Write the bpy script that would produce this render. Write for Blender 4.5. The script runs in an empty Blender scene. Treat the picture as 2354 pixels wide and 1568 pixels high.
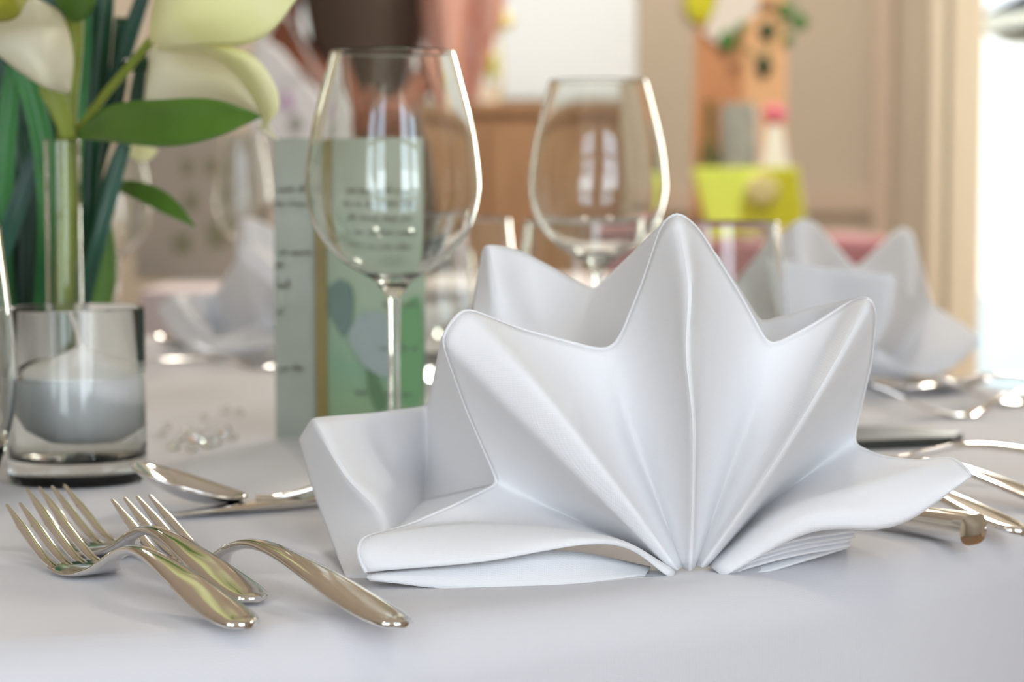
import bpy, bmesh, math, random
from mathutils import Vector, Matrix
from mathutils import noise as NZ
random.seed(7)
SC = bpy.context.scene
COL = SC.collection
# ------------------------------------------------------------------ camera frame
W, H, F = 2354.0, 1568.0, 4600.0
TT = 0.75                 # table top
EYE = TT + 0.155
PITCH = math.atan((784 - 430) / F)
cp, sp = math.cos(PITCH), math.sin(PITCH)

def ray(px, py):
    u, v = (px - W / 2) / F, (H / 2 - py) / F
    return Vector((u, cp + sp * v, -sp + cp * v))

def P(px, py, d):                      # point seen at a pixel, d metres in front
    r = ray(px, py)
    return Vector((0, 0, EYE)) + r * (d / r.y)

def TP(px, py, z=0.0):                 # point seen at a pixel on the table (z above it)
    r = ray(px, py)
    return Vector((0, 0, EYE)) + r * ((TT + z - EYE) / r.z)

# ------------------------------------------------------------------ materials
def s2l(c):
    c = c / 255.0
    return c / 12.92 if c <= 0.04045 else ((c + 0.055) / 1.055) ** 2.4

def rgb(r, g, b):
    return (s2l(r), s2l(g), s2l(b), 1)

def new_mat(name):
    m = bpy.data.materials.new(name); m.use_nodes = True
    nt = m.node_tree
    for n in list(nt.nodes): nt.nodes.remove(n)
    out = nt.nodes.new('ShaderNodeOutputMaterial')
    return m, nt, out

def pbr(name, col, rough=0.6, metal=0.0, bump=0.0, bscale=200.0, var=0.0, vscale=8.0, transl=0.0,
        sheen=0.0, spec=0.5, col2=None, wave=None, subs=0.0):
    m, nt, out = new_mat(name)
    b = nt.nodes.new('ShaderNodeBsdfPrincipled')
    b.inputs['Base Color'].default_value = col
    b.inputs['Roughness'].default_value = rough
    b.inputs['Metallic'].default_value = metal
    b.inputs['Specular IOR Level'].default_value = spec
    if sheen: b.inputs['Sheen Weight'].default_value = sheen
    if subs:
        b.inputs['Subsurface Weight'].default_value = subs
        b.inputs['Subsurface Radius'].default_value = (0.01, 0.008, 0.006)
        b.inputs['Subsurface Scale'].default_value = 1.0
    tc = nt.nodes.new('ShaderNodeTexCoord')
    colsock = None
    if var or col2:
        n = nt.nodes.new('ShaderNodeTexNoise'); n.inputs['Scale'].default_value = vscale
        n.inputs['Detail'].default_value = 4
        if wave:
            mp = nt.nodes.new('ShaderNodeMapping'); mp.inputs['Scale'].default_value = wave
            nt.links.new(tc.outputs['Object'], mp.inputs['Vector']); nt.links.new(mp.outputs['Vector'], n.inputs['Vector'])
        else:
            nt.links.new(tc.outputs['Object'], n.inputs['Vector'])
        mx = nt.nodes.new('ShaderNodeMix'); mx.data_type = 'RGBA'
        c2 = col2 if col2 else tuple(max(0, x * (1 - var)) for x in col[:3]) + (1,)
        mx.inputs['A'].default_value = col; mx.inputs['B'].default_value = c2
        rp = nt.nodes.new('ShaderNodeMapRange'); rp.inputs['From Min'].default_value = 0.35; rp.inputs['From Max'].default_value = 0.65
        nt.links.new(n.outputs['Fac'], rp.inputs['Value']); nt.links.new(rp.outputs['Result'], mx.inputs['Factor'])
        colsock = mx.outputs['Result']
        nt.links.new(colsock, b.inputs['Base Color'])
    if bump:
        n2 = nt.nodes.new('ShaderNodeTexNoise'); n2.inputs['Scale'].default_value = bscale
        n2.inputs['Detail'].default_value = 3
        nt.links.new(tc.outputs['Object'], n2.inputs['Vector'])
        bp = nt.nodes.new('ShaderNodeBump'); bp.inputs['Strength'].default_value = bump; bp.inputs['Distance'].default_value = 0.001
        nt.links.new(n2.outputs['Fac'], bp.inputs['Height']); nt.links.new(bp.outputs['Normal'], b.inputs['Normal'])
    sh = b.outputs['BSDF']
    if transl:
        t = nt.nodes.new('ShaderNodeBsdfTranslucent'); t.inputs['Color'].default_value = col
        if colsock: nt.links.new(colsock, t.inputs['Color'])
        ms = nt.nodes.new('ShaderNodeMixShader'); ms.inputs['Fac'].default_value = transl
        nt.links.new(sh, ms.inputs[1]); nt.links.new(t.outputs['BSDF'], ms.inputs[2]); sh = ms.outputs['Shader']
    nt.links.new(sh, out.inputs['Surface'])
    return m

def cloth_mat(name, col, transl=0.12, weave=2600.0, strength=0.25):
    m, nt, out = new_mat(name)
    b = nt.nodes.new('ShaderNodeBsdfPrincipled')
    b.inputs['Base Color'].default_value = col; b.inputs['Roughness'].default_value = 0.85
    b.inputs['Specular IOR Level'].default_value = 0.25; b.inputs['Sheen Weight'].default_value = 0.25
    tc = nt.nodes.new('ShaderNodeTexCoord')
    w1 = nt.nodes.new('ShaderNodeTexWave'); w1.bands_direction = 'X'; w1.inputs['Scale'].default_value = weave / 6.28
    w2 = nt.nodes.new('ShaderNodeTexWave'); w2.bands_direction = 'Z'; w2.inputs['Scale'].default_value = weave / 6.28
    w3 = nt.nodes.new('ShaderNodeTexWave'); w3.bands_direction = 'Y'; w3.inputs['Scale'].default_value = weave / 6.28
    for w in (w1, w2, w3):
        w.inputs['Distortion'].default_value = 1.0; nt.links.new(tc.outputs['Object'], w.inputs['Vector'])
    a = nt.nodes.new('ShaderNodeMath'); a.operation = 'ADD'
    nt.links.new(w1.outputs['Fac'], a.inputs[0]); nt.links.new(w2.outputs['Fac'], a.inputs[1])
    a2 = nt.nodes.new('ShaderNodeMath'); a2.operation = 'ADD'
    nt.links.new(a.outputs[0], a2.inputs[0]); nt.links.new(w3.outputs['Fac'], a2.inputs[1])
    n2 = nt.nodes.new('ShaderNodeTexNoise'); n2.inputs['Scale'].default_value = 900
    nt.links.new(tc.outputs['Object'], n2.inputs['Vector'])
    a3 = nt.nodes.new('ShaderNodeMath'); a3.operation = 'ADD'
    nt.links.new(a2.outputs[0], a3.inputs[0]); nt.links.new(n2.outputs['Fac'], a3.inputs[1])
    bp = nt.nodes.new('ShaderNodeBump'); bp.inputs['Strength'].default_value = strength; bp.inputs['Distance'].default_value = 0.00012
    nt.links.new(a3.outputs[0], bp.inputs['Height']); nt.links.new(bp.outputs['Normal'], b.inputs['Normal'])
    t = nt.nodes.new('ShaderNodeBsdfTranslucent'); t.inputs['Color'].default_value = col
    ms = nt.nodes.new('ShaderNodeMixShader'); ms.inputs['Fac'].default_value = transl
    nt.links.new(b.outputs['BSDF'], ms.inputs[1]); nt.links.new(t.outputs['BSDF'], ms.inputs[2])
    nt.links.new(ms.outputs['Shader'], out.inputs['Surface'])
    return m

def glass_mat(name, col=(1, 1, 1, 1), ior=1.48, rough=0.0):
    m, nt, out = new_mat(name)
    g = nt.nodes.new('ShaderNodeBsdfGlass'); g.inputs['Color'].default_value = col
    g.inputs['IOR'].default_value = ior; g.inputs['Roughness'].default_value = rough
    nt.links.new(g.outputs['BSDF'], out.inputs['Surface'])
    return m

def pane_mat(name):
    m, nt, out = new_mat(name)
    t = nt.nodes.new('ShaderNodeBsdfTransparent'); t.inputs['Color'].default_value = (.97, .98, .97, 1)
    g = nt.nodes.new('ShaderNodeBsdfGlossy'); g.inputs['Roughness'].default_value = 0.02
    f = nt.nodes.new('ShaderNodeFresnel'); f.inputs['IOR'].default_value = 1.3
    ms = nt.nodes.new('ShaderNodeMixShader')
    nt.links.new(f.outputs['Fac'], ms.inputs['Fac']); nt.links.new(t.outputs['BSDF'], ms.inputs[1]); nt.links.new(g.outputs['BSDF'], ms.inputs[2])
    nt.links.new(ms.outputs['Shader'], out.inputs['Surface'])
    return m

M = {}
M['linen'] = cloth_mat('white_linen', (0.90, 0.89, 0.895, 1), 0.10)
M['cloth'] = cloth_mat('tablecloth_linen', (0.68, 0.665, 0.685, 1), 0.0, 2200.0, 0.2)
M['cream_linen'] = cloth_mat('cream_linen', (0.72, 0.68, 0.62, 1), 0.08)
M['pink_cloth'] = cloth_mat('pinkish_cloth', (0.74, 0.64, 0.64, 1), 0.0)
M['steel'] = pbr('polished_steel', (0.80, 0.78, 0.75, 1), 0.09, 1.0, bump=0.015, bscale=60)
M['glass'] = glass_mat('clear_glass', (0.985, 0.995, 0.985, 1))
M['green_glass'] = glass_mat('greenish_thick_glass', (0.985, 0.995, 0.988, 1))
M['water'] = glass_mat('water', (0.995, 1, 0.997, 1), 1.33)
M['wax'] = pbr('white_wax', (0.93, 0.91, 0.90, 1), 0.45)
M['wick'] = pbr('waxed_wick', (0.80, 0.72, 0.66, 1), 0.7)
M['wall'] = pbr('beige_plaster', rgb(182, 172, 156), 0.9, bump=0.1, bscale=60, var=0.04, vscale=2)
M['wall_white'] = pbr('white_plaster', rgb(225, 220, 208), 0.9, bump=0.1, bscale=60)
M['ceil'] = pbr('ceiling_paint', rgb(235, 230, 220), 0.9)
M['floor'] = pbr('oak_floor', rgb(150, 118, 88), 0.45, col2=rgb(120, 90, 64), vscale=3, wave=(1, 12, 1))
M['frame'] = pbr('cream_painted_wood', rgb(240, 232, 212), 0.5)
M['pane'] = pane_mat('window_glass')
M['patio'] = pbr('pale_patio_stone', rgb(225, 220, 205), 0.8, var=0.1, vscale=3)
M['brown'] = pbr('brown_wood', rgb(172, 136, 100), 0.5, col2=rgb(160, 124, 90), vscale=4, wave=(12, 1, 1))
M['screen'] = pbr('white_blind', rgb(236, 244, 250), 0.8, transl=0.15)
M['leaf'] = pbr('leaf_green', rgb(102, 142, 54), 0.35, col2=rgb(88, 128, 42), vscale=25, transl=0.3)
M['leafdark'] = pbr('dark_blade_green', rgb(26, 84, 48), 0.35, col2=rgb(16, 52, 38), vscale=12, transl=0.12)
M['leafmid'] = pbr('mid_blade_green', rgb(62, 136, 64), 0.35, col2=rgb(30, 100, 54), vscale=12, transl=0.15)
M['leafblue'] = pbr('blue_green_blade', rgb(58, 104, 84), 0.35, col2=rgb(28, 68, 56), vscale=10, transl=0.1)
M['stem'] = pbr('yellow_green_stem', rgb(150, 160, 60), 0.45, col2=rgb(120, 135, 45), vscale=20, transl=0.1)
M['petal'] = pbr('cream_petal', rgb(236, 232, 212), 0.5, col2=rgb(232, 226, 188), vscale=14, transl=0.35)
M['petalyel'] = pbr('yellow_green_petal', rgb(250, 246, 216), 0.5, col2=rgb(240, 240, 182), vscale=16, transl=0.35)
M['throat'] = pbr('lily_throat', rgb(176, 176, 52), 0.5, transl=0.2)
M['card'] = None

# ------------------------------------------------------------------ object helpers
def tag(o, label=None, cat=None, group=None, kind=None):
    if label: o['label'] = label
    if cat: o['category'] = cat
    if group: o['group'] = group
    if kind: o['kind'] = kind
    return o

def empty(name, loc=(0, 0, 0), rz=0.0):
    o = bpy.data.objects.new(name, None); COL.objects.link(o)
    o.empty_display_size = 0.02
    o.location = loc; o.rotation_euler = (0, 0, rz)
    return o

def mk(name, verts, faces, mat, parent=None, smooth=True, solid=0.0, offset=0.0, bevel=0.0, subsurf=0):
    me = bpy.data.meshes.new(name)
    me.from_pydata([tuple(v) for v in verts], [], faces)
    me.validate(); me.update()
    bm = bmesh.new(); bm.from_mesh(me)
    bmesh.ops.remove_doubles(bm, verts=bm.verts, dist=1e-7)
    if not solid: bmesh.ops.recalc_face_normals(bm, faces=bm.faces)
    bm.to_mesh(me); bm.free()
    if smooth:
        for p in me.polygons: p.use_smooth = True
        me.set_sharp_from_angle(angle=math.radians(38))
    o = bpy.data.objects.new(name, me); COL.objects.link(o)
    if mat: me.materials.append(mat)
    if parent:
        o.parent = parent
    if bevel:
        b = o.modifiers.new('bevel', 'BEVEL'); b.width = bevel; b.segments = 3; b.limit_method = 'ANGLE'
    if solid:
        s = o.modifiers.new('thickness', 'SOLIDIFY'); s.thickness = solid; s.offset = offset
    if subsurf:
        s = o.modifiers.new('smooth', 'SUBSURF'); s.levels = subsurf; s.render_levels = subsurf
    return o

def copy_tree(o, parent=None):
    c = o.copy(); COL.objects.link(c)
    if parent: c.parent = parent
    for ch in list(o.children): copy_tree(ch, c)
    return c

class MB:
    def __init__(s): s.v = []; s.f = []
    def add(s, v, f):
        n = len(s.v); s.v += [Vector(x) for x in v]; s.f += [tuple(i + n for i in q) for q in f]; return s
    def box(s, x0, x1, y0, y1, z0, z1):
        v = [(x0, y0, z0), (x1, y0, z0), (x1, y1, z0), (x0, y1, z0), (x0, y0, z1), (x1, y0, z1), (x1, y1, z1), (x0, y1, z1)]
        return s.add(v, [(0, 3, 2, 1), (4, 5, 6, 7), (0, 1, 5, 4), (1, 2, 6, 5), (2, 3, 7, 6), (3, 0, 4, 7)])
    def grid(s, rows, closeu=False):
        n = len(rows); m = len(rows[0]); v = [p for r in rows for p in r]; f = []
        for i in range(n - 1 + (1 if closeu else 0)):
            for j in range(m - 1):
                a, b = i * m + j, ((i + 1) % n) * m + j
                f.append((a, b, b + 1, a + 1))
        return s.add(v, f)
    def tube(s, pts, r, n=10, caps=True, flat=1.0):
        pts = [Vector(p) for p in pts]
        rs = r if isinstance(r, (list, tuple)) else [r] * len(pts)
        rings = []; prev = None
        for i, p in enumerate(pts):
            t = (pts[min(i + 1, len(pts) - 1)] - pts[max(i - 1, 0)]).normalized()
            if prev is None:
                a = Vector((0, 0, 1)) if abs(t.z) < 0.9 else Vector((1, 0, 0))
                nn = (a - t * a.dot(t)).normalized()
            else:
                nn = (prev - t * prev.dot(t)).normalized()
            prev = nn; bb = t.cross(nn)
            rings.append([p + (nn * math.cos(2 * math.pi * k / n) * flat + bb * math.sin(2 * math.pi * k / n)) * rs[i] for k in range(n)])
        v = [q for r_ in rings for q in r_]; f = []
        for i in range(len(rings) - 1):
            for k in range(n):
                a, b = i * n + k, i * n + (k + 1) % n
                f.append((a, b, b + n, a + n))
        if caps:
            f.append(tuple(range(n))[::-1]); f.append(tuple(range(len(v) - n, len(v))))
        return s.add(v, f)
    def lathe(s, prof, n=64, c=(0, 0, 0), sx=1.0, sy=1.0):
        c = Vector(c); v = []; f = []; idx = []
        for (r, z) in prof:
            if r < 1e-6:
                idx.append([len(v)]); v.append(c + Vector((0, 0, z)))
            else:
                idx.append(list(range(len(v), len(v) + n)))
                v += [c + Vector((r * sx * math.cos(2 * math.pi * k / n), r * sy * math.sin(2 * math.pi * k / n), z)) for k in range(n)]
        for a, b in zip(idx[:-1], idx[1:]):
            for k in range(n):
                k2 = (k + 1) % n
                if len(a) == 1 and len(b) == 1: continue
                if len(a) == 1: f.append((a[0], b[k], b[k2]))
                elif len(b) == 1: f.append((a[k], a[k2], b[0]))
                else: f.append((a[k], a[k2], b[k2], b[k]))
        return s.add(v, f)
    def prism(s, pts, a, b):        # pts list of vectors, extruded along vector b-a
        d = Vector(b) - Vector(a); n = len(pts)
        v = [Vector(p) for p in pts] + [Vector(p) + d for p in pts]
        f = [tuple(range(n))[::-1], tuple(range(n, 2 * n))] + [(i, (i + 1) % n, (i + 1) % n + n, i + n) for i in range(n)]
        return s.add(v, f)
    def ball(s, c, r, n=16, m=10, sc=(1, 1, 1)):
        c = Vector(c); rows = []
        prof = [(math.sin(math.pi * i / m), -math.cos(math.pi * i / m)) for i in range(m + 1)]
        k = len(s.v)
        s.lathe([(p[0], p[1]) for p in prof], n)
        for i in range(k, len(s.v)):
            q = s.v[i]; s.v[i] = Vector((q.x * sc[0] * r, q.y * sc[1] * r, q.z * sc[2] * r)) + c
        return s
    def build(s, name, mat, parent=None, **kw):
        return mk(name, s.v, s.f, mat, parent, **kw)

def cr(pts, n):                       # Catmull-Rom resample of vectors
    pts = [Vector(p) for p in pts]; out = []; k = len(pts) - 1
    for i in range(n):
        t = i / (n - 1) * k; j = min(int(t), k - 1); u = t - j
        p1, p2 = pts[j], pts[j + 1]
        p0 = pts[j - 1] if j > 0 else p1 * 2 - p2
        p3 = pts[j + 2] if j + 2 <= k else p2 * 2 - p1
        out.append(0.5 * ((2 * p1) + (p2 - p0) * u + (2 * p0 - 5 * p1 + 4 * p2 - p3) * u * u + (3 * p1 - p0 - 3 * p2 + p3) * u ** 3))
    return out

def cr1(xs, ys, x):                   # smooth 1d interpolation
    for i in range(len(xs) - 1):
        if x <= xs[i + 1] or i == len(xs) - 2:
            u = (x - xs[i]) / (xs[i + 1] - xs[i]); u = max(0, min(1, u))
            def sl(j):
                a, b = max(j - 1, 0), min(j + 1, len(xs) - 1)
                return (ys[b] - ys[a]) / (xs[b] - xs[a])
            h = xs[i + 1] - xs[i]
            return ((2 * u ** 3 - 3 * u * u + 1) * ys[i] + (u ** 3 - 2 * u * u + u) * h * sl(i) + (-2 * u ** 3 + 3 * u * u) * ys[i + 1] + (u ** 3 - u * u) * h * sl(i + 1))

# ------------------------------------------------------------------ camera
cam = bpy.data.cameras.new('camera'); camo = bpy.data.objects.new('camera', cam); COL.objects.link(camo)
camo.location = (0, 0, EYE); camo.rotation_euler = (math.pi / 2 - PITCH, 0, 0)
cam.sensor_width = 36; cam.lens = F * 36 / W; cam.clip_start = 0.01
cam.dof.use_dof = True; cam.dof.focus_distance = 0.785; cam.dof.aperture_fstop = 8.2
SC.camera = camo

# ------------------------------------------------------------------ room
YB = 6.0; XL, XR, YF, ZC = -3.6, 1.95, -0.85, 2.8
dx0, dx1, dz1 = (2205 - 1177) / F * YB, 1.84, 2.35      # glazed door in the back wall
wx0, wx1, wz0, wz1 = (655 - 1177) / F * YB, (1462 - 1177) / F * YB, 1.165, 2.35
def struct(mb, name, mat, **kw):
    o = mb.build(name, mat, smooth=False, **kw); o['kind'] = 'structure'; return o
struct(MB().box(XL, XR, YF, YB, -0.1, 0), 'floor', M['floor'])
struct(MB().box(XL, XR, YF, YB, ZC, ZC + 0.1), 'ceiling', M['ceil'])
T = 0.15
b = MB()
b.box(XL, wx0, YB, YB + T, 0, ZC).box(wx0, wx1, YB, YB + T, 0, wz0).box(wx0, wx1, YB, YB + T, wz1, ZC)
b.box(wx1, dx0, YB, YB + T, 0, ZC).box(dx0, dx1, YB, YB + T, dz1, ZC).box(dx1, XR, YB, YB + T, 0, ZC)
struct(b, 'wall_back', M['wall'])
struct(MB().box(XL - T, XL, YF, YB, 0, ZC), 'wall_left', M['wall_white'])
struct(MB().box(XR, XR + T, YF, YB, 0, ZC), 'wall_right', M['wall'])
# wall behind the camera with three tall windows
rear = [(-1.35, -0.25), (0.35, 1.45)]
b = MB(); xs = [XL] + [x for w in rear for x in w] + [XR]
for i in range(0, len(xs), 2): b.box(xs[i], xs[i + 1], YF - T, YF, 0, ZC)
for (a, c) in rear: b.box(a, c, YF - T, YF, 0, 0.5).box(a, c, YF - T, YF, 2.2, ZC)
struct(b, 'wall_front', M['wall_white'])
for i, (a, c) in enumerate(rear):
    m = (a + c) / 2
    b = MB().box(a, a + .06, YF - .1, YF + .02, .5, 2.2).box(c - .06, c, YF - .1, YF + .02, .5, 2.2).box(m - .04, m + .04, YF - .1, YF + .02, .5, 2.2)
    b.box(a, c, YF - .1, YF + .02, .5, .56).box(a, c, YF - .1, YF + .02, 2.14, 2.2).box(a, c, YF - .09, YF, 1.6, 1.64)
    struct(b, 'window_%d' % (i + 2), M['frame'])
# back window with white roller blind
b = MB().box(wx0, wx1, YB + .02, YB + .08, wz0, wz0 + .05).box(wx0, wx0 + .05, YB + .02, YB + .08, wz0, wz1).box(wx1 - .02, wx1, YB + .02, YB + .08, wz0, wz1)
w1 = struct(b, 'window_1', M['frame'])
o = MB().box(wx0 + .004, wx1 - .004, YB - .012, YB - .008, wz0 + .005, wz1 + .1).build('roller_blind', M['screen'], smooth=False)
o2 = MB().tube([(wx0, YB - .03, wz1 + .12), (wx1, YB - .03, wz1 + .12)], .025, 16).build('blind_roller', M['frame'], o)
tag(o, 'large plain white roller blind drawn down over the back window', 'blind')
# glazed door, frame and reveal
b = MB().box(dx0 - .0, dx0 + .06, YB - .02, YB + .08, 0, dz1).box(dx1 - .06, dx1, YB - .02, YB + .08, 0, dz1).box(dx0, dx1, YB - .02, YB + .08, dz1 - .06, dz1).box(dx0, dx1, YB - .02, YB + .08, 0, .12)
b = b.build('door_1', M['frame'], smooth=False); b['kind'] = 'structure'
MB().box(dx0 + .06, dx1 - .06, YB + .03, YB + .036, .12, dz1 - .06).build('pane', M['pane'], b, smooth=False)
xa = (2135 - 1177) / F * YB
struct(MB().box(xa, xa + .03, YB - .035, YB, 0, dz1 + .06).box(xa + .055, dx0, YB - .03, YB, 0, dz1 + .06).box(xa, dx1 + .09, YB - .03, YB, dz1, dz1 + .08).box(dx1, dx1 + .09, YB - .03, YB, 0, dz1), 'trim_1', M['frame'])
x2 = (2000 - 1177) / F * YB
M['trimwall'] = pbr('painted_trim_beige', rgb(186, 170, 154), 0.7)
struct(MB().box(wx1 + .03, x2, YB - .02, YB, .83, .90), 'trim_2', M['trimwall'])
struct(MB().box(x2, x2 + .05, YB - .03, YB, 0, ZC), 'trim_3', M['trimwall'])
struct(MB().box(XL, xa, YB - .02, YB, 0, .12), 'baseboard_back', M['frame'])
# outside
o = MB().box(-4, 9, YB + T, 18, -.15, -.05).build('patio', M['patio'], smooth=False); o['kind'] = 'structure'
# world
wd = bpy.data.worlds.new('world'); SC.world = wd; wd.use_nodes = True
nt = wd.node_tree; bg = nt.nodes['Background']
tc = nt.nodes.new('ShaderNodeTexCoord'); sx = nt.nodes.new('ShaderNodeSeparateXYZ'); rp = nt.nodes.new('ShaderNodeValToRGB')
mr = nt.nodes.new('ShaderNodeMapRange'); mr.inputs['From Min'].default_value = -1; mr.inputs['From Max'].default_value = 1
nt.links.new(tc.outputs['Generated'], sx.inputs[0]); nt.links.new(sx.outputs['Z'], mr.inputs['Value']); nt.links.new(mr.outputs['Result'], rp.inputs['Fac'])
el = rp.color_ramp.elements
el[0].position = 0.44; el[0].color = (0.80, 0.78, 0.68, 1)
el[1].position = 0.54; el[1].color = (0.93, 0.96, 1.0, 1)
e = el.new(0.75); e.color = (0.60, 0.78, 1.0, 1)
nt.links.new(rp.outputs['Color'], bg.inputs['Color']); bg.inputs['Strength'].default_value = 2.2

def area(name, loc, rot, sx_, sy_, power, col):
    l = bpy.data.lights.new(name, 'AREA'); l.shape = 'RECTANGLE'; l.size = sx_; l.size_y = sy_; l.energy = power; l.color = col
    o = bpy.data.objects.new(name, l); COL.objects.link(o); o.location = loc; o.rotation_euler = rot; return o
for (a, c), pw in zip(rear, (15, 25)):    # daylight entering the windows behind the camera
    area('window_daylight', ((a + c) / 2, YF - .12, 1.35), (math.radians(90), 0, 0), c - a, 1.7, pw, (0.72, 0.84, 1.0))
area('window_daylight', ((dx0 + dx1) / 2, YB + .2, 1.2), (math.radians(-90), 0, 0), dx1 - dx0, 2.2, 60, (1.0, 0.97, 0.9))
# added fill lamps on the unseen ceiling, warming and brightening the room
for i, (x, y) in enumerate([(-0.9, -0.1), (0.9, -0.1), (-1.0, 4.5), (0.8, 3.4), (0.5, 5.2)]):
    t = empty('fill_lamp', (x, y, ZC))
    tag(t, 'round white fill lamp added on the unseen ceiling to brighten the room', 'lamp', 'added fill lamps on the unseen ceiling')
    MB().lathe([(0, 0), (.16, 0), (.17, -.02), (.16, -.035), (.15, -.035), (.15, -.01), (0, -.01)], 32).build('fill_lamp_body', M['frame'], t)
    l = bpy.data.lights.new('lamp', 'AREA'); l.shape = 'DISK'; l.size = .29; l.energy = (3.5, 3.5, 45, 33, 17)[i]; l.color = (1, .93, .82)
    lo = bpy.data.objects.new('lamp', l); COL.objects.link(lo); lo.parent = t; lo.location = (0, 0, -.036)

# ------------------------------------------------------------------ round table under its cloth
CX, CY, R = -0.31, 1.374, 0.725
rows = []
NA = 256
def cloth_rows(R, rfold, seed, z0, depth, ffun=None):
    rows = []
    prof = [(R * k / 14.0 * 0.97, 0.0) for k in range(0, 15)]
    er = 0.022
    for k in range(1, 9):
        a = k / 8 * math.pi / 2
        prof.append((R - er + er * math.sin(a), -er + er * math.cos(a)))
    n = 22
    for k in range(1, n + 1):
        prof.append((R + 0.0, -er - (depth - er) * k / n))
    rnd = random.Random(seed); ph = [rnd.uniform(0, 6.28) for _ in range(5)]
    for i in range(NA):
        a = 2 * math.pi * i / NA; row = []
        for (r, z) in prof:
            q = max(0, (-z - 0.012) / depth)
            w = (math.sin(9 * a + ph[0]) * .5 + math.sin(17 * a + ph[1]) * .35 + math.sin(31 * a + ph[2]) * .2)
            rr = r + (0.03 * q + rfold * w * min(1, q * 1.4)) if q > 0 else r
            row.append(Vector((rr * math.cos(a), rr * math.sin(a), z0 + z)))
        rows.append(row)
    return rows
tb = MB().grid(cloth_rows(R, 0.032, 3, 0, TT - .012), closeu=True)
tcl = tb.build('tablecloth', M['cloth']); tcl.location = (CX, CY, TT)
tag(tcl, 'long white tablecloth covering the round dining table in the foreground', 'tablecloth')

# ------------------------------------------------------------------ napkins
def lerpcol(a, b, f): return [p.lerp(q, f) for p, q in zip(a, b)]
def sheet(cols, step=0.0025, iters=5, nr=26):
    """cols: list of columns; each column a list of world points (top to bottom)."""
    C = [cr(c, nr) for c in cols]
    dense = [C[0]]
    for a, b_ in zip(C[:-1], C[1:]):
        k = max(2, int((a[0] - b_[0]).length / step))
        for i in range(1, k + 1): dense.append([p.lerp(q, i / k) for p, q in zip(a, b_)])
    for _ in range(iters):
        nd = [dense[0]]
        for i in range(1, len(dense) - 1):
            nd.append([(p + 2 * q + r) / 4 for p, q, r in zip(dense[i - 1], dense[i], dense[i + 1])])
        nd.append(dense[-1]); dense = nd
    for i, c in enumerate(dense):
        for j, p in enumerate(c):
            w = math.sin(math.pi * j / (len(c) - 1)); q = Vector((p.x * 26, p.z * 17, 3.3))
            c[j] = p + Vector((0, .0016 * w * NZ.noise(q), 0))
    return dense
def pc(*pts): return [P(*p) for p in pts]
def mid(a, b_, f, hem):
    c = lerpcol(a, b_, f); off = P(*hem) - c[0]; n = len(c) - 1
    return [p + off * (1 - i / n) ** 1.6 for i, p in enumerate(c)]

V12 = pc((1147, 1112, .840), (1270, 1170, .834), (1410, 1235, .818), (1552, 1306, .8015))
T2l = pc((1014, 775, .810), (1165, 930, .797), (1360, 1122, .790), (1545, 1310, .797))
T2r = pc((1064, 707, .812), (1232, 885, .791), (1402, 1100, .786), (1556, 1311, .796))
V23 = pc((1402, 808, .838), (1450, 985, .831), (1510, 1150, .816), (1570, 1304, .801))
T3a = pc((1524, 512, .822), (1560, 740, .799), (1576, 1020, .792), (1579, 1309, .798))
T3b = pc((1556, 486, .816), (1586, 652, .792), (1576, 818, .784), (1596, 984, .780), (1594, 1150, .784), (1586, 1313, .794))
T3c = pc((1602, 522, .824), (1606, 745, .801), (1602, 1020, .795), (1594, 1306, .799))
V34 = pc((1767, 799, .840), (1712, 980, .832), (1655, 1140, .818), (1599, 1302, .802))
T4a = pc((1962, 690, .841), (1845, 900, .824), (1728, 1108, .808), (1604, 1300, .801))
T4b = pc((2000, 684, .826), (1882, 895, .789), (1754, 1104, .784), (1614, 1304, .795))
T4c = pc((2013, 716, .832), (1904, 905, .806), (1770, 1110, .797), (1620, 1303, .799))
V45 = pc((1960, 1023, .862), (1865, 1085, .864), (1748, 1175, .842), (1628, 1299, .805))
T5a = pc((2192, 1052, .806), (2020, 1105, .800), (1810, 1170, .797), (1640, 1308, .798))
T5b = pc((2234, 1092, .792), (2060, 1182, .787), (1860, 1192, .785), (1652, 1318, .795))
T5c = pc((2232, 1097, .793), (2062, 1208, .789), (1862, 1224, .787), (1664, 1325, .794))
T1a = pc((828, 1238, .772), (1090, 1206, .790), (1395, 1234, .786), (1548, 1312, .795))
T1b = pc((818, 1276, .764), (1090, 1255, .772), (1400, 1243, .778), (1553, 1320, .792))
T1c = pc((842, 1315, .764), (1100, 1292, .768), (1400, 1250, .780), (1540, 1328, .791))
fcols = [T1c, T1b, T1a, mid(T1a, V12, .35, (930, 1212, .795)), mid(T1a, V12, .7, (1050, 1160, .815)), V12,
         mid(V12, T2l, .5, (1070, 935, .826)), T2l, T2r, mid(T2r, V23, .4, (1195, 757, .824)), mid(T2r, V23, .92, (1375, 805, .836)), V23,
         mid(V23, T3a, .1, (1425, 780, .836)), mid(V23, T3a, .5, (1478, 650, .830)), T3a, T3b, T3c, mid(T3c, V34, .5, (1695, 668, .834)),
         V34, mid(V34, T4a, .1, (1790, 790, .841)), mid(V34, T4a, .5, (1870, 748, .842)), T4a, T4b, T4c, mid(T4c, V45, .33, (2002, 830, .842)), mid(T4c, V45, .9, (1965, 990, .860)),
         V45, mid(V45, T5a, .3, (2030, 1052, .842)), mid(V45, T5a, .65, (2110, 1062, .822)), T5a, T5b, T5c]
front = sheet(fcols, .002, 6, 30)
nb = MB(); nb.grid(front)
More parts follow.
